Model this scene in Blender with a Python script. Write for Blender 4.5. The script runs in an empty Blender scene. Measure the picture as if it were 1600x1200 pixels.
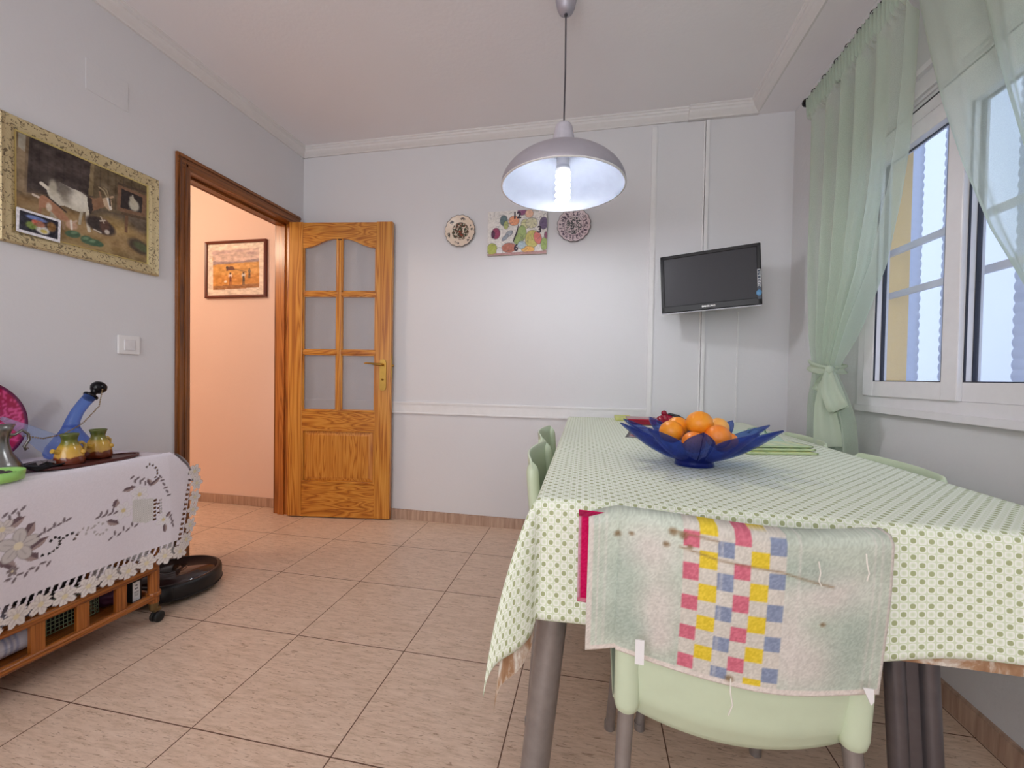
import bpy, bmesh, math, random
import numpy as np
from mathutils import Vector, Matrix, noise as mnoise
random.seed(7); rng = np.random.default_rng(7)
PI = math.pi
SC = bpy.context.scene
COL = SC.collection
sin, cos = math.sin, math.cos

# ------------------------------------------------------------------ colour / materials
def lin1(c): return c / 12.92 if c <= 0.04045 else ((c + 0.055) / 1.055) ** 2.4
def C3(r, g, b): return (lin1(r / 255), lin1(g / 255), lin1(b / 255), 1.0)

class NT:
    """small node-tree writer"""
    def __init__(s, name):
        s.m = bpy.data.materials.new(name); s.m.use_nodes = True
        s.t = s.m.node_tree; s.n = s.t.nodes; s.l = s.t.links
        s.bsdf = s.n['Principled BSDF']; s.out = s.n['Material Output']
    def node(s, typ, **kw):
        n = s.n.new(typ)
        for k, v in kw.items(): setattr(n, k, v)
        return n
    def put(s, sock, v):
        if hasattr(v, 'is_output') or isinstance(v, bpy.types.NodeSocket): s.l.new(v, sock)
        else: sock.default_value = v
    def math(s, op, a, b=None, c=None, clamp=False):
        n = s.node('ShaderNodeMath', operation=op); n.use_clamp = clamp
        s.put(n.inputs[0], a)
        if b is not None: s.put(n.inputs[1], b)
        if c is not None: s.put(n.inputs[2], c)
        return n.outputs[0]
    def mix(s, f, a, b, mode='MIX'):
        n = s.node('ShaderNodeMix', data_type='RGBA', blend_type=mode)
        s.put(n.inputs['Factor'], f); s.put(n.inputs['A'], a); s.put(n.inputs['B'], b)
        return [o for o in n.outputs if o.type == 'RGBA'][0] if False else n.outputs[2]
    def coords(s, kind='Object', scale=(1, 1, 1), rot=(0, 0, 0), loc=(0, 0, 0)):
        tc = s.node('ShaderNodeTexCoord'); mp = s.node('ShaderNodeMapping')
        mp.inputs['Scale'].default_value = scale; mp.inputs['Rotation'].default_value = rot; mp.inputs['Location'].default_value = loc
        s.l.new(tc.outputs[kind], mp.inputs['Vector']); return mp.outputs[0]
    def noise(s, vec, scale, detail=4, rough=.55, dist=0):
        n = s.node('ShaderNodeTexNoise'); n.inputs['Scale'].default_value = scale
        n.inputs['Detail'].default_value = detail; n.inputs['Roughness'].default_value = rough; n.inputs['Distortion'].default_value = dist
        if vec is not None: s.l.new(vec, n.inputs['Vector'])
        return n.outputs['Fac']
    def ramp(s, f, stops):
        n = s.node('ShaderNodeValToRGB'); e = n.color_ramp.elements
        while len(e) < len(stops): e.new(.5)
        for i, (p, c) in enumerate(stops): e[i].position = p; e[i].color = c
        s.put(n.inputs[0], f); return n.outputs[0]
    def bump(s, h, strength=.3, dist=.002):
        n = s.node('ShaderNodeBump'); n.inputs['Strength'].default_value = strength; n.inputs['Distance'].default_value = dist
        s.put(n.inputs['Height'], h); s.l.new(n.outputs[0], s.bsdf.inputs['Normal'])
    def base(s, c, rough=.5, metal=0, spec=.5):
        s.put(s.bsdf.inputs['Base Color'], c); s.put(s.bsdf.inputs['Roughness'], rough)
        s.bsdf.inputs['Metallic'].default_value = metal; s.bsdf.inputs['Specular IOR Level'].default_value = spec
        return s

def plain(name, rgb, rough=.5, metal=0, var=.06, vs=30, bump=0, spec=.5):
    t = NT(name); c = C3(*rgb)
    v = t.coords('Object'); f = t.noise(v, vs, 3)
    lo = tuple(x * (1 - var) for x in c[:3]) + (1,); hi = tuple(min(1, x * (1 + var)) for x in c[:3]) + (1,)
    t.base(t.ramp(f, [(.3, lo), (.7, hi)]), rough, metal, spec)
    if bump: t.bump(t.noise(v, vs * 6, 3), bump)
    return t.m

def plaster(name, rgb, bump=.25, scale=60):
    t = NT(name); c = C3(*rgb); v = t.coords('Object')
    f = t.noise(v, 1.3, 3)
    t.base(t.ramp(f, [(.3, tuple(x * .97 for x in c[:3]) + (1,)), (.7, c)]), .75, 0, .25)
    h = t.math('ADD', t.noise(v, scale, 5), t.math('MULTIPLY', t.noise(v, scale * .22, 2), 1.2))
    t.bump(h, bump, .004); return t.m

def pine(name, dark, mid, light, axis=2, scale=1.0, rough=.35):
    """pine boards, grain along axis"""
    t = NT(name); sc = [9 * scale] * 3; sc[axis] = .34 * scale
    v = t.coords('Object', tuple(sc))
    n0 = t.noise(v, 1.6, 2, .5, .4)
    rings = t.math('FRACT', t.math('MULTIPLY', n0, 11))
    tri = t.math('ABSOLUTE', t.math('SUBTRACT', t.math('MULTIPLY', rings, 2), 1))
    sc2 = [260 * scale] * 3; sc2[axis] = 6
    fib = t.noise(t.coords('Object', tuple(sc2)), 1.0, 3)
    f = t.math('ADD', t.math('MULTIPLY', tri, .75), t.math('MULTIPLY', fib, .25))
    t.base(t.ramp(f, [(.08, C3(*dark)), (.38, C3(*mid)), (.85, C3(*light))]), rough, 0, .45)
    t.bsdf.inputs['Coat Weight'].default_value = .25; t.bsdf.inputs['Coat Roughness'].default_value = .2
    return t.m

def vcol(name, rough=.6, alpha=False, bump=0, bscale=400, spec=.4, trans=0):
    t = NT(name)
    a = t.node('ShaderNodeAttribute', attribute_name='Col')
    t.base(a.outputs['Color'], rough, 0, spec)
    if bump:
        t.bump(t.noise(t.coords('Object'), bscale, 3), bump, .002)
    if alpha:
        tr = t.node('ShaderNodeBsdfTransparent'); mx = t.node('ShaderNodeMixShader')
        t.l.new(a.outputs['Alpha'], mx.inputs[0]); t.l.new(tr.outputs[0], mx.inputs[1]); t.l.new(t.bsdf.outputs[0], mx.inputs[2])
        t.l.new(mx.outputs[0], t.out.inputs[0])
    return t.m

def glassy(name, rgb, mixf=.12, rough=.02, tint=(1, 1, 1)):
    """thin pane: transparent + a little gloss"""
    t = NT(name)
    tr = t.node('ShaderNodeBsdfTransparent'); tr.inputs[0].default_value = tuple(tint) + (1,)
    t.base(C3(*rgb), rough, 0, .5)
    mx = t.node('ShaderNodeMixShader'); mx.inputs[0].default_value = mixf
    t.l.new(tr.outputs[0], mx.inputs[1]); t.l.new(t.bsdf.outputs[0], mx.inputs[2]); t.l.new(mx.outputs[0], t.out.inputs[0])
    return t.m

M = {}
M['wall'] = plaster('wall_paint', (219, 218, 221), .12, 70)
M['wall_rough'] = plaster('wall_paint_rough', (216, 216, 218), .45, 45)
M['ceil'] = plaster('ceiling_paint', (240, 237, 240), .2, 55)
M['cornice'] = plain('cornice_plaster', (222, 219, 219), .6, var=.02)
M['hallwall'] = plaster('hall_paint', (240, 212, 196), .12, 60)
M['trim'] = plain('white_trim', (227, 226, 227), .45, var=.02)
M['pvc'] = plain('white_pvc', (226, 224, 228), .35, var=.02)
M['dark_seam'] = plain('dark_gasket', (40, 42, 55), .5)
M['leafx'] = pine('pine_rail', (150, 82, 20), (188, 118, 38), (208, 144, 58), 0)
M['leafz'] = pine('pine_stile', (156, 88, 22), (192, 124, 42), (210, 148, 62), 2)
M['lining'] = pine('jamb_lining_wood', (132, 72, 22), (172, 102, 40), (192, 122, 52), 2)
M['casing'] = pine('door_casing_wood', (84, 44, 16), (122, 70, 28), (146, 88, 38), 2)
M['casingy'] = pine('door_casing_wood_head', (84, 44, 16), (122, 70, 28), (146, 88, 38), 1)
M['rattan'] = pine('trolley_wood', (112, 58, 18), (146, 82, 28), (168, 100, 40), 1, 2.0)
M['rattanz'] = pine('trolley_wood_upright', (112, 58, 18), (150, 84, 30), (170, 102, 42), 2, 2.0)
M['brass'] = plain('brass', (178, 140, 70), .28, 1)
M['chrome'] = plain('brushed_steel', (150, 144, 142), .34, .55, .1)
M['chromed'] = plain('dark_steel', (104, 99, 102), .3, .6, .1)
M['plastic'] = plain('mint_plastic', (202, 215, 187), .38, var=.02)
M['black'] = plain('black_gloss', (14, 13, 18), .2, spec=.25)
M['blackm'] = plain('black_matt', (20, 19, 22), .45)
M['screen'] = plain('screen', (38, 36, 42), .42, var=.02, spec=.34)
M['white'] = plain('white_plastic', (232, 230, 230), .35, var=.01)
M['rubber'] = plain('rubber_black', (22, 22, 22), .6)

def floor_mat():
    t = NT('floor_tiles')
    T = 0.4322
    v = t.coords('Object', (1, 1, 1), (0, 0, -0.0054), (0, 0, 0))
    sx = t.node('ShaderNodeSeparateXYZ'); t.l.new(v, sx.inputs[0])
    u = t.math('DIVIDE', t.math('SUBTRACT', sx.outputs[0], 0.1310), T)
    w = t.math('DIVIDE', t.math('SUBTRACT', sx.outputs[1], -0.4444), T)
    fu = t.math('FRACT', u); fw = t.math('FRACT', w)
    eu = t.math('MINIMUM', fu, t.math('SUBTRACT', 1, fu)); ew = t.math('MINIMUM', fw, t.math('SUBTRACT', 1, fw))
    e = t.math('MINIMUM', eu, ew)
    grout = t.math('LESS_THAN', e, .0042)
    cell = t.node('ShaderNodeCombineXYZ'); t.l.new(t.math('FLOOR', u), cell.inputs[0]); t.l.new(t.math('FLOOR', w), cell.inputs[1])
    wn = t.node('ShaderNodeTexWhiteNoise', noise_dimensions='3D'); t.l.new(cell.outputs[0], wn.inputs['Vector'])
    off = t.node('ShaderNodeVectorMath', operation='MULTIPLY_ADD'); t.l.new(wn.outputs['Color'], off.inputs[0])
    off.inputs[1].default_value = (7, 7, 7); t.l.new(v, off.inputs[2])
    mp = t.node('ShaderNodeMapping'); mp.inputs['Scale'].default_value = (11, 60, 1); t.l.new(off.outputs[0], mp.inputs['Vector'])
    n1 = t.noise(mp.outputs[0], 1.3, 6, .75, .3)
    mp2 = t.node('ShaderNodeMapping'); mp2.inputs['Scale'].default_value = (30, 210, 1); t.l.new(off.outputs[0], mp2.inputs['Vector'])
    n2 = t.noise(mp2.outputs[0], 1.0, 4, .6, 1.0)
    n3 = t.noise(off.outputs[0], 4, 3)
    c = t.ramp(n1, [(.28, C3(186, 158, 132)), (.5, C3(216, 189, 167)), (.72, C3(230, 206, 186))])
    pits = t.ramp(n2, [(.33, (1, 1, 1, 1)), (.43, (0, 0, 0, 1))])
    c = t.mix(t.math('MULTIPLY', pits, .8), c, C3(138, 106, 82))
    c = t.mix(t.math('MULTIPLY', n3, .3), c, C3(218, 190, 168))
    c = t.mix(grout, c, C3(104, 74, 58))
    t.base(c, t.math('ADD', .33, t.math('MULTIPLY', grout, .4)), 0, .45)
    t.bump(t.math('SUBTRACT', 1, grout), .3, .002)
    return t.m
M['floor'] = floor_mat()

def skirt_mat():
    t = NT('baseboard_tile')
    v = t.coords('Object', (60, 60, 5)); f = t.noise(v, 1, 4)
    t.base(t.ramp(f, [(.3, C3(160, 130, 112)), (.7, C3(196, 168, 148))]), .4)
    return t.m
M['skirt'] = skirt_mat()

def cloth_mat():
    t = NT('green_lattice_cloth')
    tc = t.node('ShaderNodeTexCoord'); sp = t.node('ShaderNodeSeparateXYZ'); t.l.new(tc.outputs['UV'], sp.inputs[0])
    k = 1 / .0265
    x = t.math('MULTIPLY', sp.outputs[0], k); y = t.math('MULTIPLY', sp.outputs[1], k * .92)
    a = t.math('MULTIPLY', t.math('ADD', x, y), 2 * PI); b = t.math('MULTIPLY', t.math('SUBTRACT', x, y), 2 * PI)
    h = t.math('ADD', t.math('COSINE', a), t.math('COSINE', b))     # -2..2
    green, white, olive = C3(218, 228, 198), C3(246, 249, 239), C3(168, 176, 130)
    c = t.ramp(t.math('MULTIPLY_ADD', h, .25, .5), [(.0, green), (.30, white), (.40, white), (.46, green), (.56, green), (.60, white), (.70, white), (.74, green), (.76, green), (.81, olive)])
    n = t.noise(tc.outputs['UV'], 900, 2)
    c = t.mix(.05, c, n)
    t.base(c, .6, 0, .3)
    t.bump(n, .15, .001); return t.m
M['cloth'] = cloth_mat()

def under_mat():
    t = NT('brown_oilcloth')
    v = t.coords('UV', (14, 14, 14)); f = t.noise(v, 1.2, 5, .6, .6)
    t.base(t.ramp(f, [(.3, C3(128, 84, 54)), (.48, C3(166, 128, 96)), (.6, C3(220, 212, 200))]), .5)
    return t.m
M['under'] = under_mat()

def sheer(name, rgb, transp, trl=.5):
    t = NT(name)
    c = C3(*rgb)
    df = t.node('ShaderNodeBsdfDiffuse'); df.inputs[0].default_value = c
    tl = t.node('ShaderNodeBsdfTranslucent'); tl.inputs[0].default_value = c
    tr = t.node('ShaderNodeBsdfTransparent'); tr.inputs[0].default_value = (.93, .98, .94, 1)
    m1 = t.node('ShaderNodeMixShader'); m1.inputs[0].default_value = trl
    t.l.new(df.outputs[0], m1.inputs[1]); t.l.new(tl.outputs[0], m1.inputs[2])
    lw = t.node('ShaderNodeLayerWeight'); lw.inputs[0].default_value = .35
    f = t.math('MULTIPLY', t.math('SUBTRACT', 1, lw.outputs['Facing']), transp)
    w = t.noise(t.coords('Object', (600, 600, 600)), 1, 1)
    f = t.math('MULTIPLY', f, t.math('ADD', .8, t.math('MULTIPLY', w, .4)), clamp=True)
    m2 = t.node('ShaderNodeMixShader'); t.l.new(f, m2.inputs[0])
    t.l.new(m1.outputs[0], m2.inputs[1]); t.l.new(tr.outputs[0], m2.inputs[2])
    t.l.new(m2.outputs[0], t.out.inputs[0]); return t.m
M['sheer'] = sheer('sheer_green', (217, 226, 214), .60)
M['sheer2'] = sheer('sheer_green_light', (212, 223, 210), .56)
M['tieback'] = sheer('tie_green', (200, 211, 192), .06, .3)

# ------------------------------------------------------------------ mesh builder
class MB:
    def __init__(s): s.v = []; s.f = []; s.mi = []; s.sm = []; s.uv = {}; s.col = None
    def add(s, vs, fs, mi=0, smooth=False):
        o = len(s.v); s.v += [tuple(p) for p in vs]
        for f in fs: s.f.append(tuple(o + i for i in f)); s.mi.append(mi); s.sm.append(smooth)
        return o
    def box(s, x0, x1, y0, y1, z0, z1, mi=0, bev=0):
        if bev:
            bm = bmesh.new(); bmesh.ops.create_cube(bm, size=1)
            for v in bm.verts: v.co = Vector(((x0 + x1) / 2 + v.co.x * (x1 - x0), (y0 + y1) / 2 + v.co.y * (y1 - y0), (z0 + z1) / 2 + v.co.z * (z1 - z0)))
            bmesh.ops.bevel(bm, geom=bm.edges[:], offset=bev, segments=2, affect='EDGES', profile=.6)
            s.bm(bm, mi); return s
        vs = [(x, y, z) for z in (z0, z1) for y in (y0, y1) for x in (x0, x1)]
        s.add(vs, [(0, 2, 3, 1), (4, 5, 7, 6), (0, 1, 5, 4), (2, 6, 7, 3), (0, 4, 6, 2), (1, 3, 7, 5)], mi); return s
    def bm(s, bm, mi=0, smooth=False, mat=None):
        bm.verts.index_update()
        s.add([(mat @ v.co if mat else v.co) for v in bm.verts], [[v.index for v in f.verts] for f in bm.faces], mi, smooth); bm.free()
    def tube(s, pts, rad, n=12, mi=0, cap=True, flat=None):
        """tube through pts; rad number or list"""
        pts = [Vector(p) for p in pts]; m = len(pts)
        if not hasattr(rad, '__len__'): rad = [rad] * m
        vs = []; prev = None
        for i, p in enumerate(pts):
            d = (pts[min(i + 1, m - 1)] - pts[max(i - 1, 0)]).normalized()
            a = prev if prev is not None else (Vector((0, 0, 1)) if abs(d.z) < .9 else Vector((1, 0, 0)))
            a = (a - d * a.dot(d)).normalized(); b = d.cross(a); prev = a
            for k in range(n):
                th = 2 * PI * k / n
                vs.append(p + a * cos(th) * rad[i] + b * sin(th) * rad[i] * (flat or 1))
        fs = [(i * n + k, i * n + (k + 1) % n, (i + 1) * n + (k + 1) % n, (i + 1) * n + k) for i in range(m - 1) for k in range(n)]
        s.add(vs, fs, mi, True)
        if cap:
            s.add(vs[:n], [tuple(range(n))[::-1]], mi); s.add(vs[-n:], [tuple(range(n))], mi)
        return s
    def lathe(s, prof, c=(0, 0, 0), n=32, mi=0, mat=None, cap=True):
        """profile (r,z) around z at c"""
        vs = []; c = Vector(c)
        for r, z in prof:
            for k in range(n):
                th = 2 * PI * k / n; p = Vector((r * cos(th), r * sin(th), z))
                if mat: p = mat @ p
                vs.append(p + c)
        m = len(prof)
        fs = [(i * n + k, i * n + (k + 1) % n, (i + 1) * n + (k + 1) % n, (i + 1) * n + k) for i in range(m - 1) for k in range(n)]
        s.add(vs, fs, mi, True)
        if not cap: return s
        if prof[0][0] > 1e-5: s.add(vs[:n], [tuple(range(n))[::-1]], mi)
        if prof[-1][0] > 1e-5: s.add(vs[-n:], [tuple(range(n))], mi)
        return s
    def sphere(s, c, r, mi=0, u=20, v=12, sc=(1, 1, 1)):
        bm = bmesh.new(); bmesh.ops.create_uvsphere(bm, u_segments=u, v_segments=v, radius=r)
        s.bm(bm, mi, True, Matrix.Translation(Vector(c)) @ Matrix.Diagonal((sc[0], sc[1], sc[2], 1))); return s
    def grid(s, fn, nu, nv, mi=0, smooth=True, uvfn=None):
        """fn(a,b) a,b in 0..1 -> point"""
        o = len(s.v)
        for j in range(nv + 1):
            for i in range(nu + 1):
                s.v.append(tuple(fn(i / nu, j / nv)))
                if uvfn: s.uv[len(s.v) - 1] = uvfn(i / nu, j / nv)
        for j in range(nv):
            for i in range(nu):
                a = o + j * (nu + 1) + i
                s.f.append((a, a + 1, a + nu + 2, a + nu + 1)); s.mi.append(mi); s.sm.append(smooth)
        return s
    def prism(s, poly, d0, d1, axis=1, mi=0):
        """extrude a 2-D polygon; axis is the extrusion axis (0,1,2)"""
        def P(a, b, d): return ((d, a, b), (a, d, b), (a, b, d))[axis]
        n = len(poly)
        vs = [P(a, b, d0) for a, b in poly] + [P(a, b, d1) for a, b in poly]
        s.add(vs, [tuple(range(n)), tuple(range(2 * n - 1, n - 1, -1))] + [(i, i + n, (i + 1) % n + n, (i + 1) % n) for i in range(n)], mi); return s

def world_loc(o):
    l = Vector((0, 0, 0))
    while o: l += o.location; o = o.parent
    return l

def obj(name, mb, mats, parent=None, loc=None, fixn=True, local=False):
    """one mesh object. Coordinates are world unless local; loc becomes the origin of a parentless object"""
    me = bpy.data.meshes.new(name)
    off = Vector((0, 0, 0)) if local else (world_loc(parent) if parent else Vector(loc or (0, 0, 0)))
    me.from_pydata([tuple(Vector(p) - off) for p in mb.v], [], mb.f)
    if not isinstance(mats, (list, tuple)): mats = [mats]
    for m in mats: me.materials.append(m)
    me.polygons.foreach_set('material_index', mb.mi); me.polygons.foreach_set('use_smooth', mb.sm)
    if mb.uv:
        uvl = me.uv_layers.new(name='UVMap')
        for lp in me.loops: uvl.data[lp.index].uv = mb.uv.get(lp.vertex_index, (0, 0))
    if mb.col is not None:
        ca = me.color_attributes.new('Col', 'FLOAT_COLOR', 'POINT')
        ca.data.foreach_set('color', np.asarray(mb.col, dtype=np.float32).ravel())
    if fixn:
        bm = bmesh.new(); bm.from_mesh(me); bmesh.ops.recalc_face_normals(bm, faces=bm.faces[:]); bm.to_mesh(me); bm.free()
    me.update()
    o = bpy.data.objects.new(name, me); COL.objects.link(o)
    if parent: o.parent = parent
    elif loc and not local: o.location = loc
    return o

def tag(o, label=None, cat=None, group=None, kind=None):
    if label: o['label'] = label
    if cat: o['category'] = cat
    if group: o['group'] = group
    if kind: o['kind'] = kind
    return o
def thing(name, label, cat, loc=(0, 0, 0), rotz=0, group=None, kind=None):
    o = bpy.data.objects.new(name, None); COL.objects.link(o); o.empty_display_size = .05
    o.location = loc; o.rotation_euler = (0, 0, rotz)
    return tag(o, label, cat, group, kind)
def struct(name, mb, mats, label=None):
    o = obj(name, mb, mats); o['kind'] = 'structure'
    if label: o['label'] = label
    return o
def dup(root, loc, rotz, label, group=None):
    r = root.copy(); COL.objects.link(r); r.location = loc; r.rotation_euler = (0, 0, rotz); r['label'] = label
    if group: r['group'] = group
    for ch in list(root.children):
        c = ch.copy(); COL.objects.link(c); c.parent = r
        for g in list(ch.children):
            d = g.copy(); COL.objects.link(d); d.parent = c
    return r
def solid(o, t, off=0):
    m = o.modifiers.new('thickness', 'SOLIDIFY'); m.thickness = t; m.offset = off; return o
def bevel(o, w, seg=2):
    m = o.modifiers.new('soft_edges', 'BEVEL'); m.width = w; m.segments = seg; m.limit_method = 'ANGLE'; m.angle_limit = math.radians(40); return o

# ------------------------------------------------------------------ painting onto dense grids (vertex colours)
class Paint:
    def __init__(s, w, h, res, bg=(255, 255, 255), alpha=1.0):
        s.w, s.h = w, h; s.nx = int(w / res) + 1; s.ny = int(h / res) + 1
        s.X, s.Y = np.meshgrid(np.linspace(0, w, s.nx), np.linspace(0, h, s.ny))
        s.rgb = np.ones((s.ny, s.nx, 3)) * np.array(bg, float); s.a = np.full((s.ny, s.nx), float(alpha)); s.res = w / s.nx
    def blend(s, mask, col, op=1.0):
        m = np.clip(mask, 0, 1)[..., None] * op; s.rgb = s.rgb * (1 - m) + np.array(col, float) * m
    def ell(s, cx, cy, rx, ry, col, ang=0, op=1.0, soft=None):
        c, n = cos(ang), sin(ang); dx, dy = s.X - cx, s.Y - cy
        q = np.sqrt(((dx * c + dy * n) / rx) ** 2 + ((-dx * n + dy * c) / ry) ** 2)
        k = soft or max(s.res / min(rx, ry), .05)
        m = np.clip((1 - q) / k + .5, 0, 1); s.blend(m, col, op); return m
    def poly(s, pts, col, op=1.0):
        ins = np.zeros(s.X.shape, bool); n = len(pts)
        for i in range(n):
            (x0, y0), (x1, y1) = pts[i], pts[(i + 1) % n]
            if y0 == y1: continue
            c = ((y0 > s.Y) != (y1 > s.Y)) & (s.X < (x1 - x0) * (s.Y - y0) / (y1 - y0) + x0)
            ins ^= c
        s.blend(ins.astype(float), col, op); return ins
    def line(s, pts, wd, col, op=1.0):
        m = np.zeros(s.X.shape)
        for (x0, y0), (x1, y1) in zip(pts[:-1], pts[1:]):
            dx, dy = x1 - x0, y1 - y0; L = dx * dx + dy * dy + 1e-12
            t = np.clip(((s.X - x0) * dx + (s.Y - y0) * dy) / L, 0, 1)
            d = np.hypot(s.X - x0 - t * dx, s.Y - y0 - t * dy)
            m = np.maximum(m, np.clip((wd / 2 - d) / s.res + .5, 0, 1))
        s.blend(m, col, op); return m
    def noise(s, kx, ky, amp, oct=3):
        f = np.zeros(s.X.shape)
        for o in range(oct):
            gx, gy = max(2, int(kx * 2 ** o)), max(2, int(ky * 2 ** o))
            g = rng.random((gy + 2, gx + 2))
            u = s.X / s.w * gx; v = s.Y / s.h * gy; i = np.clip(u.astype(int), 0, gx); j = np.clip(v.astype(int), 0, gy)
            fu, fv = u - i, v - j; fu = fu * fu * (3 - 2 * fu); fv = fv * fv * (3 - 2 * fv)
            f += (g[j, i] * (1 - fu) * (1 - fv) + g[j, i + 1] * fu * (1 - fv) + g[j + 1, i] * (1 - fu) * fv + g[j + 1, i + 1] * fu * fv - .5) * .5 ** o
        return f
    def grain(s, kx, ky, amp, oct=3): s.rgb = np.clip(s.rgb + (s.noise(kx, ky, 1, oct) * amp)[..., None], 0, 255)
    def colors(s):
        c = np.clip(s.rgb, 0, 255) / 255; l = np.where(c <= .04045, c / 12.92, ((c + .055) / 1.055) ** 2.4)
        return np.concatenate([l.reshape(-1, 3), s.a.reshape(-1, 1)], 1)
    def mesh(s, fn):
        """fn(x,y)->point, x,y in metres on the canvas"""
        mb = MB(); mb.grid(lambda a, b: fn(a * s.w, b * s.h), s.nx - 1, s.ny - 1); mb.col = s.colors(); return mb

def text_mb(txt, size, fn, depth=.0004, mi=0, bold=0):
    """text as a mesh; fn(x,y,z)->world, centred"""
    cu = bpy.data.curves.new('t', 'FONT'); cu.body = txt; cu.size = size; cu.align_x = 'CENTER'; cu.align_y = 'CENTER'; cu.extrude = depth; cu.resolution_u = 3; cu.offset = bold
    o = bpy.data.objects.new('t', cu); COL.objects.link(o)
    dg = bpy.context.evaluated_depsgraph_get(); dg.update()
    me = bpy.data.meshes.new_from_object(o.evaluated_get(dg))
    mb = MB(); mb.add([fn(*v.co) for v in me.vertices], [tuple(p.vertices) for p in me.polygons], mi)
    bpy.data.objects.remove(o); bpy.data.curves.remove(cu); bpy.data.meshes.remove(me); return mb

# ------------------------------------------------------------------ room constants
XR, YB, ZC, HC = 3.179, -5.0, 2.60, 2.54
WT = .12
# ------------------------------------------------------------------ CAMERA
cam = bpy.data.cameras.new('camera'); camo = bpy.data.objects.new('camera', cam); COL.objects.link(camo)
f_, yaw, pitch, roll = 657.85266, -0.19749, -0.01796, 0.016536
fw = Vector((sin(yaw) * cos(pitch), cos(yaw) * cos(pitch), sin(pitch))); rt0 = Vector((cos(yaw), -sin(yaw), 0)); up0 = rt0.cross(fw)
rt = rt0 * cos(roll) + up0 * sin(roll); up = up0 * cos(roll) - rt0 * sin(roll)
mt = Matrix((rt, up, -fw)).transposed().to_4x4(); mt.translation = Vector((2.09567, -2.7004, .9982))
camo.matrix_world = mt
cam.sensor_width = 36; cam.lens = f_ / 1600 * 36; cam.clip_start = .02; cam.clip_end = 60
SC.camera = camo

# ------------------------------------------------------------------ SHELL
struct('floor', MB().box(-2.6, XR + .1, YB, .12, -.06, 0), M['floor'])
# left wall with the door opening
DY0, DY1, DZ = -.905, -.085, 2.065
mb = MB(); mb.box(-WT, 0, YB, DY0, 0, ZC); mb.box(-WT, 0, DY1, 0, 0, ZC); mb.box(-WT, 0, DY0, DY1, DZ, ZC)
struct('wall_left', mb, M['wall'])
struct('wall_back', MB().box(-WT, XR + .25, 0, .12, 0, ZC), M['wall'])
WY0, WY1, WZ0, WZ1 = -1.80, -.725, .93, 1.93
mb = MB(); X1 = XR + .128
mb.box(XR, X1, WY1, 0, 0, ZC); mb.box(XR, X1, YB, WY0, 0, ZC); mb.box(XR, X1, WY0, WY1, 0, WZ0); mb.box(XR, X1, WY0, WY1, WZ1, ZC)
struct('wall_right', mb, M['wall_rough'])
struct('wall_front', MB().box(-WT, XR + .25, YB - .1, YB, 0, ZC), M['wall'])
mb = MB(); mb.box(-2.6, XR + .25, YB, .12, ZC, ZC + .08)
struct('ceiling', mb, M['ceil'])
struct('trim_1', MB().box(2.985, XR, YB, 0, HC, ZC), M['ceil'], 'dropped soffit above the window curtains')
# cornices
prof = [(0, 0), (.010, 0), (.014, .006), (.024, .014), (.036, .026), (.040, .036), (.046, .040), (.048, .050), (.054, .053), (.056, .06), (0, .06)]
struct('trim_2', MB().prism([(x, HC + z) for x, z in prof], YB, 0, 1), M['cornice'], 'plaster cornice along the left wall')
struct('trim_3', MB().prism([(-x, HC + z) for x, z in prof], 0, 2.60, 0), M['cornice'], 'plaster cornice along the back wall')
struct('trim_4', MB().prism([(2.985 - x, HC + z) for x, z in prof], YB, 0, 1), M['cornice'], 'plaster cornice along the soffit edge')
pr2 = [(y * 1.15 - .014, z) for y, z in [(-x, z) for x, z in prof]]
mb = MB().prism([(-.018 - x if x else 0, HC - .004 + z * 1.05) for x, z in prof], 2.60, 2.985, 0)
struct('trim_5', mb, M['cornice'], 'stepped end of the back cornice above the boxed wall')
# skirting
mb = MB(); mb.box(.02, XR, -.012, 0, 0, .062); mb.box(.02, XR, -.008, 0, .062, .068)
struct('baseboard_back', mb, M['skirt'])
mb = MB(); mb.box(XR - .012, XR, YB, -.012, 0, .066); mb.box(XR - .008, XR, YB, -.012, .066, .072); struct('baseboard_right', mb, M['skirt'])
mb = MB(); mb.box(0, .012, YB, -.96, 0, .066); struct('baseboard_left', mb, M['skirt'])
# hall beyond the door
struct('wall_hall_back', MB().box(-2.6, -WT, 0, .12, 0, ZC), M['hallwall'])
struct('wall_hall_left', MB().box(-2.7, -2.6, -2.6, .12, 0, ZC), M['hallwall'])
struct('wall_hall_front', MB().box(-2.6, -WT, -2.7, -2.6, 0, ZC), M['hallwall'])
struct('baseboard_hall', MB().box(-2.6, -WT, -.012, 0, 0, .066), M['skirt'])
# raceways and boards on the back wall
mb = MB(); mb.box(.02, 2.398, -.010, 0, .738, .800); mb.box(.02, 2.398, -.016, 0, .800, .812); mb.box(.02, 2.398, -.014, 0, .733, .742)
struct('trim_6', mb, M['trim'], 'white horizontal chair rail board')
mb = MB(); mb.box(2.398, 2.426, -.018, 0, .07, 2.515); mb.box(2.426, 2.432, -.010, 0, .07, 2.515)
struct('trim_7', mb, M['trim'], 'white upright cover strip left of the screen')
mb = MB(); mb.box(2.432, 2.692, -.007, 0, .07, 2.53); struct('trim_8', mb, M['wall'], 'flat boxed panel between the cover strips')
mb = MB(); mb.box(2.692, 2.700, -.012, 0, .07, 2.53); mb.box(2.703, 2.722, -.020, 0, .07, 2.53); struct('trim_9', mb, M['trim'], 'white upright cover strip behind the screen')
mb = MB(); mb.box(2.722, XR, -.005, 0, .07, 2.54); struct('trim_10', mb, M['wall'], 'boxed wall panel behind the screen')
struct('trim_11', MB().box(2.902, 2.909, -.011, -.005, .07, 1.40), M['trim'], 'thin cable cover below the screen')

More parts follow.
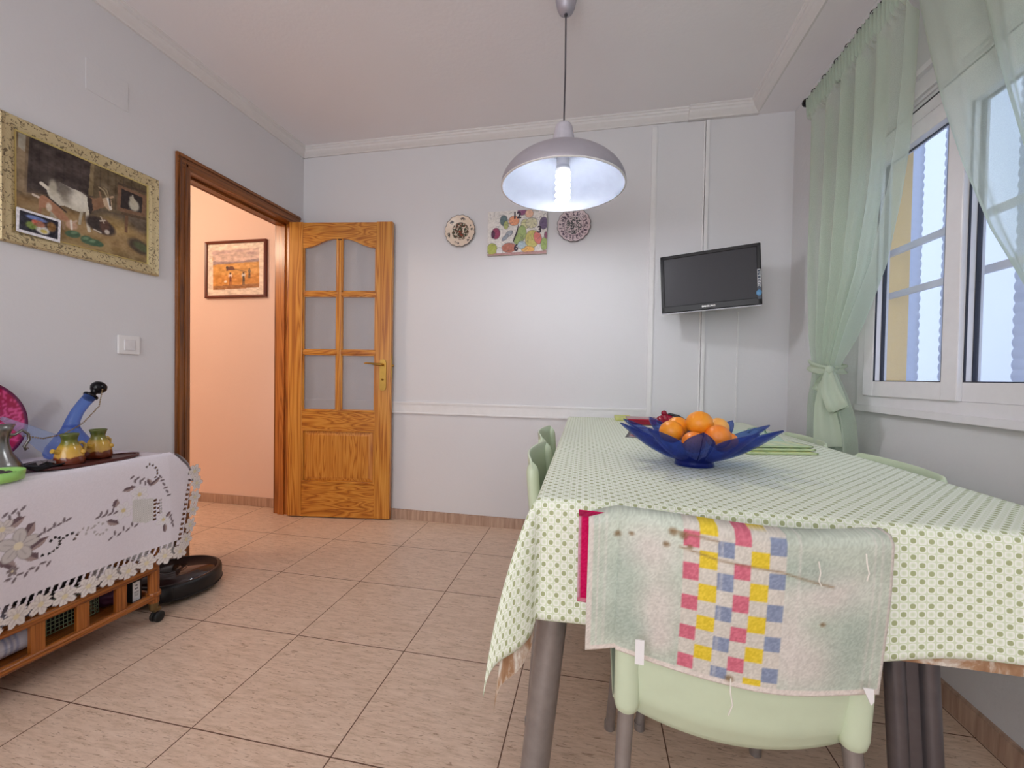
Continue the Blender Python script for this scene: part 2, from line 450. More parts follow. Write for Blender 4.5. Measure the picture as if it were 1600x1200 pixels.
# ------------------------------------------------------------------ DOOR
door = thing('door_1', 'open pine door with six glass panes and its brown casing', None, (0, -.14, 0), kind='structure')
mb = MB()
def casing(y0, y1, z0, z1):
    mb.box(.0, .014, y0, y1, z0, z1, 0, .003)
cw = .072
mb.box(0, .015, -.945, -.945 + cw, 0, 2.103, 0, .004); mb.box(.015, .021, -.935, -.925, 0, 2.09, 0); mb.box(.013, .019, -.905, -.89, 0, 2.06, 0)
mb.box(0, .015, -.112, -.045, 0, 2.103, 0, .004)
mb.box(0, .0165, -.943, -.047, 2.103 - cw, 2.103, 1, .004); mb.box(.015, .022, -.935, -.05, 2.083, 2.093, 1); mb.box(.013, .019, -.90, -.09, 2.045, 2.058, 1)
# jamb lining
mb.box(-WT - .002, .002, -.905, -.872, 0, 2.065, 0); mb.box(-WT - .002, .002, -.118, -.085, 0, 2.065, 2); mb.box(-WT - .002, .002, -.905, -.085, 2.032, 2.065, 1)
mb.box(-WT + .03, -.045, -.874, -.860, 0, 2.032, 0); mb.box(-WT + .03, -.045, -.13, -.116, 0, 2.032, 2); mb.box(-WT + .03, -.045, -.874, -.116, 2.02, 2.034, 1)
# hall-side casing
mb.box(-WT - .014, -WT, -.945, -.875, 0, 2.10, 0); mb.box(-WT - .014, -WT, -.115, -.05, 0, 2.10, 0); mb.box(-WT - .014, -WT, -.945, -.05, 2.03, 2.10, 1)
obj('door_frame', mb, [M['casing'], M['casingy'], M['lining']], door)
# leaf, built in its own frame (u along the leaf, t thickness, z up)
LA = math.radians(7.9); LP = Vector((.012, -.158, .008)); LW, LH, TK = .722, 2.022, .035
R2 = Matrix.Rotation(LA, 4, 'Z')
def leaf(mb):
    for i, p in enumerate(mb.v): mb.v[i] = tuple(LP + R2 @ Vector(p))
    return mb
mb = MB()
gx0, gx1 = .098, .612
mb.box(0, gx0, 0, TK, 0, LH, 0, .003); mb.box(gx1, LW, 0, TK, 0, LH, 0, .003)
mb.box(gx0, gx1, .003, TK - .003, .0, .235, 1); mb.box(gx0, gx1, .003, TK - .003, .605, .735, 1)
# arched head rail
top = LH - .003
arch = [(gx0, top), (gx1, top)]
def az(u):
    k = abs((u - (gx0 + gx1) / 2) / ((gx1 - gx0) / 2)); return 1.908 - .060 * (0.5 - .5 * cos(PI * min(1, max(0, (k - .12) / .83))))
nA = 28
arch += [(gx1 + (gx0 - gx1) * i / nA, az(gx1 + (gx0 - gx1) * i / nA)) for i in range(nA + 1)]
mb.prism(arch, .003, TK - .003, 1, 1)
um = (gx0 + gx1) / 2
mb.box(um - .014, um + .014, .004, TK - .004, .735, 1.90, 0, .004)
for z in (1.135, 1.535): mb.box(gx0, gx1, .005, TK - .005, z - .013, z + .013, 1, .004)
# thin glazing beads
for (a, b) in ((gx0, um - .014), (um + .014, gx1)):
    for (z0, z1) in ((.735, 1.122), (1.148, 1.522), (1.548, 1.86)):
        for u0 in (a, b - .010): mb.box(u0, u0 + .010, .008, TK - .008, z0, z1 if z1 < 1.8 else az(u0 + .005), 0)
        mb.box(a, b, .008, TK - .008, z0, z0 + .008, 1)
        if z1 < 1.8: mb.box(a, b, .008, TK - .008, z1 - .008, z1, 1)
mb.box(gx0, gx1, -.002, TK, .235, .249, 1, .003); mb.box(gx0, gx1, -.002, TK, .592, .606, 1, .003); mb.box(gx0, gx1, -.002, TK, .728, .740, 1, .003)
mb.box(gx0, gx0 + .012, 0, TK, .235, .606, 0, .003); mb.box(gx1 - .012, gx1, 0, TK, .235, .606, 0, .003)
leafo = obj('door_leaf', leaf(mb), [M['leafz'], M['leafx']], door)
pm = MB()
a0, a1, b0, b1 = gx0 + .010, gx1 - .010, .247, .594
pm.v += [(a0, .012, b0), (a1, .012, b0), (a1, .012, b1), (a0, .012, b1)]
i_ = .03
pm.add([(a0, .013, b0), (a1, .013, b0), (a1, .013, b1), (a0, .013, b1), (a0 + i_, .005, b0 + i_), (a1 - i_, .005, b0 + i_), (a1 - i_, .005, b1 - i_), (a0 + i_, .005, b1 - i_)],
       [(4, 5, 6, 7), (0, 1, 5, 4), (1, 2, 6, 5), (2, 3, 7, 6), (3, 0, 4, 7)])
pm.box(a0, a1, .013, .022, b0, b1)
obj('lower_panel', leaf(pm), pine('pine_panel', (160, 90, 26), (196, 126, 46), (208, 144, 62), 2, 1.6), leafo)
gm = MB()
for (a, b) in ((gx0, um - .008), (um + .008, gx1)):
    for (z0, z1) in ((.737, 1.13), (1.14, 1.53), (1.54, None)):
        if z1: gm.box(a, b, .016, .019, z0, z1)
        else: gm.prism([(a, z0), (b, z0)] + [(b + (a - b) * i / 10, az(b + (a - b) * i / 10) + .004) for i in range(11)], .016, .019, 1)
tg = glassy('door_glass', (205, 205, 210), .30, .25, (.93, .93, .94))
obj('glass_panes', leaf(gm), tg, leafo)
hm = MB()
hu, hz = .668, .985
pl = [(hu + .022 * cos(a) * 1.0, hz + .085 + .022 * sin(a)) for a in np.linspace(0, PI, 10)] + [(hu + .022 * cos(a), hz - .085 + .022 * sin(a)) for a in np.linspace(PI, 2 * PI, 10)]
hm.prism(pl, -.006, 0, 1)
hm.tube([(hu, -.006, 1.055), (hu, -.034, 1.055)], [.010, .008], 12)
hm.tube([(hu + .004, -.036, 1.055), (hu - .03, -.038, 1.056), (hu - .07, -.04, 1.062), (hu - .105, -.036, 1.064), (hu - .118, -.030, 1.061)], [.009, .008, .006, .006, .004], 10)
hm.lathe([(0, .0), (.006, .0), (.007, .004), (0, .006)], (hu, -.012, .955), 10, 0, Matrix.Rotation(PI / 2, 4, 'X'))
hm.box(LW, LW + .003, .008, .027, .96, 1.12); hm.tube([(LW, .017, 1.05), (LW + .013, .017, 1.05)], .008, 8)
hm.tube([(hu, TK, 1.055), (hu, TK + .03, 1.055), (hu - .1, TK + .032, 1.058)], [.008, .008, .005], 8)
obj('handle', leaf(hm), M['brass'], leafo)

# ------------------------------------------------------------------ WINDOW
win = thing('window_1', 'white two-sash window with shutter box above', None, (XR, -1.25, .93), kind='structure')
mb = MB()
xi = XR - .018
# fixed frame (face in the room), shutter box, sill band
XF = XR + .032
mb.box(xi, XF, -1.83, -1.77, .945, 1.885); mb.box(xi, XF, -.755, -.70, .945, 1.885)
mb.box(xi, XF, -1.83, -.70, .905, .945); mb.box(xi, XF, -1.83, -.70, 1.885, 1.935)
mb.box(xi + .006, XF, -1.83, -.70, 1.965, 2.06); mb.box(xi - .006, xi + .01, -1.83, -.70, 1.975, 1.99); mb.box(xi - .012, xi + .012, -1.83, -.70, 2.045, 2.065)
mb.box(xi + .014, XF, -1.83, -.70, 1.934, 1.966)
mb.box(xi - .002, xi + .006, -1.83, -.70, 1.895, 1.903); mb.box(xi - .008, XR, -1.83, -.70, .882, .906)
obj('window_frame', mb, M['pvc'], win)
db = MB(); db.box(xi + .010, xi + .016, -1.82, -.71, 1.936, 1.950); db.box(xi + .002, xi + .010, -1.82, -.71, 1.915, 1.919)
obj('shutter_slot', db, M['dark_seam'], win)
for (y0, y1, xo) in ((-1.206, -.752, 0.0), (-1.775, -1.146, .012)):
    sm_ = MB(); xa, xb = xi - .010 + xo, xi + .038 + xo
    st = .062
    sm_.box(xa, xb, y0, y0 + st, .945, 1.885, 0, .004); sm_.box(xa, xb, y1 - st if xo == 0 else y1 - st, y1, .945, 1.885, 0, .004)
    sm_.box(xa + .001, xb, y0 + st - .001, y1 - st + .001, .945, 1.003, 0, .003); sm_.box(xa + .001, xb, y0 + st - .001, y1 - st + .001, 1.83, 1.885, 0, .003)
    s_o = obj('sash', sm_, M['pvc'], win)
    g = MB(); g.box(xb - .016, xb - .012, y0 + st - .004, y1 - st + .004, 1.0, 1.834)
    obj('glass_pane', g, glassy('window_glass', (215, 225, 250), .10, .03, (.96, .98, 1)), s_o)
    k = MB()
    for a in (y0 + st - .001, y1 - st - .003):
        k.box(xb - .024, xb - .011, a, a + .004, 1.0, 1.832); k.box(xa + .002, xa + .007, a, a + .004, 1.0, 1.832)
    k.box(xb - .02, xb - .011, y0 + st, y1 - st, 1.002, 1.006); k.box(xb - .02, xb - .011, y0 + st, y1 - st, 1.828, 1.832); k.box(xa + .002, xa + .006, y0 + st, y1 - st, 1.002, 1.0055)
    obj('gasket', k, M['dark_seam'], s_o)
# outside: yellow reveal, grille, scalloped strips, pale wall across the patio
struct('exterior_pier', MB().box(XR + .035, X1 + .004, -.738, -.722, WZ0 - .02, WZ1 + .02), plaster('yellow_render', (250, 214, 146), .4, 60), 'yellow rendered reveal of the window opening')
struct('exterior_wall', MB().box(5.0, 5.1, -6, 3, -.1, 3.2), plaster('pale_render', (206, 211, 230), .2, 30), 'pale wall across the patio')
struct('exterior_ground', MB().box(X1 + .01, 5.0, -6, 3, -.2, -.1), plain('patio_paving', (190, 185, 180), .8))
gr = thing('window_grille', 'two white horizontal grille bars fixed outside the window', 'window grille', (3.235, -1.2, 1.3))
for z in (1.51, 1.342):
    obj('bar', MB().box(3.228, 3.244, -1.80, -.736, z - .012, z + .012, 0, .003), M['white'], gr)
slabels = ['white scalloped strip outside the window, beside the yellow reveal', 'white scalloped strip outside, behind the middle window stile', 'white scalloped strip outside, seen through the right sash']
smat = sheer('strip_white', (236, 240, 250), .05, .55)
for k, (ya, yb) in enumerate(((-.652, -.575), (-.940, -.772), (-1.26, -1.068))):
    mb = MB(); x = 3.40; n = 470; z0, z1 = -.1, 2.7
    vs = []; fs = []
    for i in range(n + 1):
        z = z0 + (z1 - z0) * i / n; e = .008 * abs(sin(i * PI / 6))
        vs += [(x, ya - e, z), (x + .012, (ya + yb) / 2, z), (x, yb + e, z)]
    for i in range(n): fs += [(3 * i, 3 * i + 1, 3 * i + 4, 3 * i + 3), (3 * i + 1, 3 * i + 2, 3 * i + 5, 3 * i + 4)]
    mb.add(vs, fs, 0, True)
    o = solid(obj('scalloped_strip', mb, smat, loc=(3.40, (ya + yb) / 2, .3)), .003)
    tag(o, slabels[k], 'outdoor strip', 'scalloped strips outside the window')
# ------------------------------------------------------------------ PENDANT LAMP
LX, LY, LZ = 1.940, -.900, 1.802
lamp = thing('pendant_lamp', 'grey metal dome pendant lamp with a lit bulb, hanging over the table', 'lamp', (LX, LY, ZC))
M['lampgrey'] = plain('lamp_grey', (176, 172, 182), .4, .35, .02)
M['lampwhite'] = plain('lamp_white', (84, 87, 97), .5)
R_ = .258
pr = [(R_ * sin(a), LZ + .155 * cos(a) * (1 - .1 * sin(a) ** 2)) for a in np.linspace(.17, PI / 2, 22)]
sh = MB(); sh.lathe([(R_ + .001, LZ - .004)] + [(r + .002, z + .002) for r, z in pr[::-1]], (LX, LY, 0), 64, 0, None, False)
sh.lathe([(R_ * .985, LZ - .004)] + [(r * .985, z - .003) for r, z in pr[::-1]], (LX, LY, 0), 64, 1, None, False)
sh.lathe([(R_ * .985, LZ - .004), (R_ + .003, LZ - .004), (R_ + .003, LZ)], (LX, LY, 0), 64, 2, None, False)
for i in range(len(sh.mi)): pass
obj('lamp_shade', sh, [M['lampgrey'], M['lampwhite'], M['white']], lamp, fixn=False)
nk = MB(); nk.lathe([(.048, LZ + .148), (.046, LZ + .165), (.044, LZ + .21), (.036, LZ + .252), (.031, LZ + .260), (.0, LZ + .261)], (LX, LY, 0), 32)
nk.lathe([(.007, LZ + .255), (.007, LZ + .27), (.0, LZ + .271)], (LX, LY, 0), 12)
obj('neck', nk, plain('lamp_collar', (196, 192, 202), .45), lamp)
cd = MB(); cd.tube([(LX, LY, LZ + .262), (LX + .002, LY, 2.3), (LX, LY, 2.53)], .0035, 8); cd.tube([(LX, LY, 2.515), (LX, LY, 2.53)], .007, 10)
obj('cord', cd, plain('cord_grey', (74, 70, 78), .5), lamp)
ro = MB(); ro.lathe([(0, 2.522), (.016, 2.523), (.030, 2.532), (.038, 2.550), (.044, 2.58), (.045, 2.60)], (LX, LY, 0), 32)
obj('ceiling_rose', ro, M['lampgrey'], lamp)
so = MB(); so.lathe([(.0, LZ + .135), (.026, LZ + .135), (.028, LZ + .09), (.024, LZ + .085), (.03, LZ + .083), (.03, LZ + .062), (.0, LZ + .061)], (LX, LY, 0), 24)
obj('bulb_socket', so, M['white'], lamp)
bt = NT('lit_bulb'); bt.base((1, 1, 1, 1), .5); bt.bsdf.inputs['Emission Color'].default_value = (.93, .96, 1, 1); bt.bsdf.inputs['Emission Strength'].default_value = 172
bl = MB()
pts = [(LX + .022 * cos(t), LY + .022 * sin(t), LZ + .060 - .118 * t / (2 * PI * 4.5)) for t in np.linspace(0, 2 * PI * 4.5, 110)]
bl.tube(pts, .0095, 8)
obj('bulb', bl, bt.m, lamp)

# ------------------------------------------------------------------ TELEVISION
TL, TR_, BL_, BR_ = Vector((2.432, -.207, 1.681)), Vector((2.903, -.333, 1.706)), Vector((2.449, -.210, 1.362)), Vector((2.922, -.335, 1.386))
tc_ = (TL + TR_ + BL_ + BR_) / 4; tu = ((TR_ - TL) + (BR_ - BL_)).normalized(); tvv = ((TL - BL_) + (TR_ - BR_)); tvv = (tvv - tu * tvv.dot(tu)).normalized(); tn = tu.cross(tvv)  # tn faces the room
tw, th_ = .489, .320
def T(x, y, z): return tc_ + tu * x + tvv * y + tn * z
def tmap(mb):
    mb.v = [tuple(T(*p)) for p in mb.v]; return mb
tvo = thing('television', 'small black flat television on a wall arm in the corner', 'television', tuple(tc_))
b = MB(); b.box(-tw / 2, tw / 2, -th_ / 2, th_ / 2, -.020, 0, 0, .006); b.box(-tw / 2 + .03, tw / 2 - .03, -th_ / 2 + .03, th_ / 2 - .03, -.045, -.018, 0, .01)
for (x0, x1, y0, y1) in ((-tw / 2 + .002, tw / 2 - .002, th_ / 2 - .022, th_ / 2 - .002), (-tw / 2 + .002, tw / 2 - .002, -th_ / 2 + .002, -th_ / 2 + .038), (-tw / 2 + .002, -tw / 2 + .020, -th_ / 2, th_ / 2 - .002), (tw / 2 - .020, tw / 2 - .002, -th_ / 2, th_ / 2 - .002)):
    b.box(x0, x1, y0 + .001, y1, -.004, .004, 0, .003)
obj('bezel', tmap(b), M['black'], tvo)
s_ = MB(); s_.box(-tw / 2 + .019, tw / 2 - .019, -th_ / 2 + .037, th_ / 2 - .021, -.002, .0012)
obj('screen', tmap(s_), M['screen'], tvo)
e = MB(); e.box(-tw / 2 + .002, tw / 2 - .002, -th_ / 2 - .004, -th_ / 2 + .001, -.012, .004, 0, .002)
obj('lower_edge', tmap(e), plain('clear_edge', (190, 190, 198), .15), tvo)
lg = text_mb('SAMSUNG', .0125, lambda x, y, z: (x * 1.15 - .005, y - th_ / 2 + .020, z + .0045), .0004, 0, .0004)
obj('maker_lettering', tmap(lg), M['white'], tvo)
st = MB(); st.box(tw / 2 - .020, tw / 2 - .0045, -.130, .024, .0042, .0050)
sto = obj('sticker', tmap(st), plain('sticker_dark', (38, 52, 74), .35), tvo)
st = MB()
for k in range(5): st.box(tw / 2 - .0185, tw / 2 - .006, -.062 + k * .017, -.060 + k * .017, .005, .0054)
st.box(tw / 2 - .0195, tw / 2 - .0185, -.07, .022, .005, .0054); st.box(tw / 2 - .006, tw / 2 - .005, -.07, .022, .005, .0054); st.box(tw / 2 - .0185, tw / 2 - .006, .020, .022, .005, .0054)
for k in range(4): st.box(tw / 2 - .016 + .002 * k, tw / 2 - .012, -.056 + k * .017, -.052 + k * .017, .005, .0054)
obj('sticker_marks', tmap(st), M['white'], sto)
st = MB(); st.lathe([(0, .0062), (.011, .006), (.0125, .005)], (0, 0, 0), 18); st.v = [(x + tw / 2 - .0145, y * 1.25 - .098, z) for x, y, z in st.v]
obj('sticker_badge', tmap(st), plain('badge_blue', (84, 140, 186), .3), sto)
ar = MB(); ar.box(-.05, .05, -.05, .05, -.055, -.044, 0, .002); pm_ = T(0, 0, -.055)
obj('mount_plate', tmap(ar), M['blackm'], tvo)
ar = MB(); w0 = Vector((2.70, -.008, tc_.z)); mid = Vector((2.80, -.13, tc_.z))
ar.tube([pm_, mid], .014, 10); ar.tube([mid, w0], .014, 10); ar.tube([mid + Vector((0, 0, -.03)), mid + Vector((0, 0, .03))], .018, 12); ar.box(2.655, 2.745, -.028, -.0205, tc_.z - .09, tc_.z + .09, 0, .003)
obj('mount_arm', ar, M['blackm'], tvo)

# ------------------------------------------------------------------ WALL PLATES, CLOCK
def wall_plate(cx, cz, label, kind):
    nr, nt = 22, 144; mb = MB(); R0 = .105
    vs = []; cols = []
    def cl(r, t, x, y):
        c = np.array((226, 208, 190.)) if kind == 0 else np.array((218, 200, 204.))
        dark = np.array((52, 44, 52.))
        n = mnoise.noise(Vector((x * 70, y * 70, kind * 9)))
        n2 = mnoise.noise(Vector((x * 150, y * 150, 4 + kind)))
        if r > .955: return dark
        if kind == 0:
            if r < .56:
                k = (n * 1.2 + n2 + .25) * (1.15 - r / .56 * .8)
                if k > .0: return np.array((58, 70, 52.)) if n2 > -.1 else np.array((120, 58, 44.))
                if abs(x) < .012 and -.035 < y < .005: return np.array((140, 60, 40.))
            tt = (t * 6 / (2 * PI) + .25) % 1 - .5
            if (tt / .20) ** 2 + ((r - .78) / .085) ** 2 < 1 + n * .8 and n2 + n > -.12: return dark if n2 > -.1 else np.array((70, 84, 66.))
        else:
            if r < .52 and abs(n + n2 * .8) < .22 + .1 * (1 - r / .5): return np.array((70, 72, 76.))
            if .62 < r < .90 and abs(sin(11 * t)) > .35 and n2 + n > -.05: return np.array((92, 76, 92.))
            if .585 < r < .60: return np.array((150, 130, 140.))
        return c
    for i in range(nr + 1):
        q = i / nr
        for k in range(nt):
            t = 2 * PI * k / nt; sc_ = 1 + .045 * abs(sin(8 * t)) - .03
            r = R0 * q * (1 if q < .85 else sc_); d = .004 + (.014 * max(0, (q - .5) / .5) ** 1.2)
            vs.append((r * cos(t), -d, r * sin(t))); cols.append(cl(q, t, r * cos(t), r * sin(t)))
    fs = [(i * nt + k, i * nt + (k + 1) % nt, (i + 1) * nt + (k + 1) % nt, (i + 1) * nt + k) for i in range(nr) for k in range(nt)]
    mb.add([(cx + x, y - .002, cz + z) for x, y, z in vs], fs, 0, True)
    P = Paint(1, 1, 1); P.rgb = np.array(cols); P.a = np.ones(len(cols)); mb.col = P.colors()
    o = obj('wall_plate', mb, vcol('plate_glaze%d' % kind, .25), loc=(cx, 0, cz)); solid(o, .004, -1)
    tag(o, label, 'plate', 'painted plates hung on the back wall')
wall_plate(1.190, 1.957, 'painted scalloped wall plate hanging left of the fruit clock', 0)
wall_plate(1.938, 1.955, 'painted scalloped wall plate partly hidden by the lamp shade', 1)

ck = thing('wall_clock', 'square canvas wall clock with colourful fruit painting between two plates', 'clock', (1.575, 0, 1.925))
CW, CH = .388, .283
P = Paint(CW, CH, .0028, (222, 218, 214)); q = lambda x, y: ((x - 165) / 745 * CW, (1 - (y - 150) / 560) * CH)
P.grain(30, 20, 20, 2)
def E(x, y, rx, ry, c, a=0, op=.95):
    X, Y = q(x, y); P.ell(X, Y, (rx + 4) / 745 * CW, (ry + 4) / 560 * CH, (70, 66, 70), a, .7); P.ell(X, Y, rx / 745 * CW, ry / 560 * CH, c, a, op)
E(370, 270, 45, 65, (96, 118, 122)); E(500, 280, 65, 60, (232, 160, 122)); E(600, 170, 55, 45, (150, 92, 130)); E(690, 200, 50, 50, (232, 186, 160))
E(640, 330, 50, 60, (214, 212, 160)); E(720, 320, 70, 65, (214, 210, 176)); E(870, 330, 50, 75, (112, 96, 128)); E(272, 430, 52, 70, (150, 62, 96)); E(235, 440, 22, 45, (80, 40, 72))
E(600, 440, 55, 95, (164, 186, 120)); E(560, 520, 60, 70, (158, 178, 112)); E(730, 520, 85, 110, (204, 194, 116)); E(800, 510, 45, 80, (222, 130, 124), .3); E(880, 590, 40, 80, (160, 182, 110))
E(440, 620, 90, 60, (186, 118, 100)); E(225, 630, 65, 75, (172, 178, 88)); E(680, 650, 80, 40, (232, 178, 100)); E(600, 590, 50, 50, (176, 196, 206)); E(900, 480, 20, 40, (140, 84, 110)); E(320, 660, 40, 50, (222, 220, 222))
E(400, 330, 30, 50, (178, 186, 120)); E(440, 440, 50, 30, (170, 176, 186), .6); E(390, 490, 50, 22, (150, 160, 172), .7)
for i in range(70):
    x, y = 180 + rng.random() * 720, 160 + rng.random() * 540; a = rng.random() * PI; l = 20 + 60 * rng.random()
    P.line([q(x, y), q(x + l * cos(a), y + l * sin(a))], .0022, (84, 86, 100), .55)
P.poly([q(165, 690), q(910, 670), q(910, 712), q(165, 712)], (168, 120, 120), .8); P.grain(50, 40, 22, 2)
mb = P.mesh(lambda x, y: (1.381 + x, -.0225, 1.784 + y))
obj('fruit_canvas', mb, vcol('canvas_print', .55), ck)
mb = MB(); mb.box(1.381, 1.381 + CW, -.022, -.003, 1.784, 1.784 + CH, 0, .002); obj('canvas_edge', mb, plain('canvas_side', (190, 176, 168), .7), ck)
ink = plain('numeral_ink', (52, 40, 58), .5)
for tx, px, py in (('12', 537, 215), ('3', 820, 410), ('6', 530, 625)):
    X, Y = q(px, py); obj('numeral', text_mb(tx, .056, lambda x, y, z: (1.381 + X + x, -.0235 - z, 1.784 + Y + y * 1.05), .0006, 0, .0022), ink, ck)
def seg(mb, a, b, w, yy):
    (x0, z0), (x1, z1) = a, b; dx, dz = x1 - x0, z1 - z0; L = math.hypot(dx, dz); nx, nz = -dz / L * w / 2, dx / L * w / 2
    mb.prism([(x0 + nx, z0 + nz), (x1 + nx * .4, z1 + nz * .4), (x1 - nx * .4, z1 - nz * .4), (x0 - nx, z0 - nz)], yy - .001, yy, 1)
c0 = q(537, 430); c0 = (c0[0] + 1.381, c0[1] + 1.784)
for ex, ey, nm in ((560, 330, 'hour_hand'), (490, 560, 'minute_hand')):
    t_ = q(ex, ey); mb = MB(); seg(mb, c0, (t_[0] + 1.381, t_[1] + 1.784), .008, -.026); obj(nm, mb, ink, ck)

# ------------------------------------------------------------------ PICTURES
PY0, PY1, PZ0, PZ1 = -1.592, -1.035, 1.452, 1.912
pic = thing('framed_painting', 'large gold-framed barnyard painting of goats on the left wall', 'painting', (0, (PY0 + PY1) / 2, PZ0))
def gold():
    t = NT('gilt_frame'); v = t.coords('Object', (1, 1, 1))
    n = t.noise(v, 70, 2, .5, 1.5); n2 = t.noise(v, 14, 3)
    c = t.ramp(n, [(.0, C3(184, 166, 124)), (.56, C3(202, 184, 142)), (.62, C3(96, 78, 54)), (1, C3(84, 66, 46))])
    c = t.mix(t.math('MULTIPLY', n2, .3), c, C3(206, 190, 150))
    t.base(c, .42, .25); t.bump(n, .5, .003); return t.m
M['gold'] = gold()
FW = .048
prf = [(0, 0), (0, .014), (.006, .022), (.018, .018), (.034, .016), (.042, .012), (FW, .010), (FW, 0)]
def frame_mb(y0, y1, z0, z1, prf, fn):
    """mitred moulding; prf (inset, height)"""
    mb = MB(); n = len(prf); vs = []
    for (sy, sz) in ((0, 0), (1, 0), (1, 1), (0, 1)):
        for i, h in prf: vs.append(fn((y1 - i) if sy else (y0 + i), (z1 - i) if sz else (z0 + i), h))
    fs = [(s * n + k, s * n + (k + 1) % n, ((s + 1) % 4) * n + (k + 1) % n, ((s + 1) % 4) * n + k) for s in range(4) for k in range(n)]
    mb.add(vs, fs); return mb
obj('picture_frame', frame_mb(PY0, PY1, PZ0, PZ1, prf, lambda y, z, h: (h, y, z)), M['gold'], pic)
fi = MB(); fi = frame_mb(PY0 + FW - .002, PY1 - FW + .002, PZ0 + FW - .002, PZ1 - FW + .002, [(0, .005), (0, .013), (.005, .011), (.006, .005)], lambda y, z, h: (h, y, z))
obj('gilt_slip', fi, plain('gilt_slip', (206, 186, 120), .3, .6), pic)
W_, H_ = PY1 - PY0 - 2 * FW, PZ1 - PZ0 - 2 * FW
P = Paint(W_, H_, .0021, (96, 82, 66))
def g(px, py):
    """positions noted on the slanted canvas, brought back square"""
    s = (px - 62) / (1018 - 62); xx = s * 1.5 / (2.02 - s * .52)
    top = 135 + (555 - 135) * s; bot = 868 + (1105 - 868) * s; return xx * W_, (1 - (py - top) / (bot - top)) * H_
G = lambda *pts: [g(x, y) for x, y in pts]
gy = np.clip((P.Y / H_), 0, 1)
P.blend(np.clip((.42 - gy) / .08, 0, 1), (150, 122, 80)); P.blend(np.clip((.14 - gy) / .12, 0, 1), (128, 108, 72), .7)
P.poly(G((60, 100), (165, 160), (140, 600), (55, 560)), (140, 120, 92)); P.poly(G((85, 120), (150, 160), (140, 300), (90, 260)), (176, 172, 158), .8)
P.poly(G((150, 150), (640, 380), (605, 640), (130, 590)), (62, 50, 46)); P.poly(G((620, 370), (650, 385), (635, 620), (600, 620)), (134, 116, 84)); P.poly(G((645, 380), (1040, 540), (1015, 800), (632, 700)), (104, 88, 64))
for k in range(6):
    x = 690 + 55 * k; P.line(G((x, 380 + 20 * k), (x - 8, 720)), .004, (76, 62, 46), .7)
for k in range(7):
    x = 190 + 60 * k; P.line(G((x, 200 + 25 * k), (x - 10, 590)), .004, (48, 38, 36), .6)
P.line(G((160, 170), (135, 600)), .010, (132, 112, 84), .8)
P.ell(*g(800, 830), .07, .035, (176, 146, 86), 0, .6, .8); P.ell(*g(240, 700), .07, .05, (140, 112, 76), 0, .5, .8); P.ell(*g(560, 960), .13, .03, (158, 132, 84), 0, .6, .8)
P.grain(14, 14, 34, 3)
# large goat
P.line(G((350, 620), (380, 720), (372, 840)), .012, (150, 140, 120)); P.line(G((600, 690), (592, 790), (607, 872)), .012, (214, 206, 186)); P.line(G((560, 710), (545, 770), (538, 820)), .010, (176, 168, 148)); P.line(G((330, 640), (345, 720), (330, 790)), .012, (168, 158, 138))
P.poly(G((295, 565), (330, 530), (395, 520), (470, 560), (550, 595), (610, 640), (628, 700), (600, 735), (540, 735), (480, 715), (430, 690), (380, 690), (335, 650), (310, 610)), (206, 200, 184))
P.ell(*g(400, 560), .050, .024, (96, 88, 80), -.3, .85, .6); P.ell(*g(440, 620), .02, .03, (128, 118, 104), 0, .7, .7); P.ell(*g(345, 560), .012, .03, (188, 180, 160), 0, .8, .6); P.ell(*g(540, 650), .035, .03, (226, 220, 206), 0, .8, .7)
P.line(G((300, 560), (262, 528)), .014, (224, 216, 200))
P.poly(G((590, 620), (640, 640), (690, 632), (722, 652), (725, 700), (660, 720), (620, 735)), (140, 104, 76)); P.poly(G((590, 620), (625, 640), (635, 720), (612, 760), (600, 700)), (58, 46, 42))
P.poly(G((700, 640), (735, 632), (765, 650), (772, 718), (748, 728), (715, 690)), (196, 170, 140)); P.line(G((740, 640), (760, 715)), .010, (232, 226, 214)); P.line(G((752, 640), (757, 690)), .006, (40, 34, 34))
P.line(G((735, 632), (712, 585), (678, 560)), .006, (178, 160, 128)); P.line(G((745, 630), (735, 585), (712, 565)), .005, (160, 142, 110)); P.line(G((690, 632), (682, 595)), .007, (150, 116, 88)); P.line(G((758, 635), (776, 628)), .008, (188, 160, 130))
# kid
P.line(G((360, 740), (370, 850)), .010, (186, 166, 140)); P.line(G((400, 760), (425, 855)), .009, (170, 140, 112)); P.line(G((255, 690), (240, 760)), .010, (156, 112, 84))
P.poly(G((235, 630), (262, 612), (300, 625), (345, 665), (405, 715), (438, 760), (470, 795), (450, 812), (380, 780), (335, 735), (290, 705), (240, 700)), (170, 122, 92)); P.ell(*g(315, 700), .009, .016, (216, 204, 186), 0, .9, .5)
P.line(G((300, 620), (440, 735)), .006, (60, 46, 40)); P.ell(*g(480, 830), .020, .018, (196, 160, 134), 0, 1, .4); P.line(G((476, 800), (480, 858)), .008, (232, 222, 210)); P.line(G((490, 812), (516, 800)), .007, (196, 168, 146)); P.line(G((235, 625), (200, 608)), .009, (214, 200, 184))
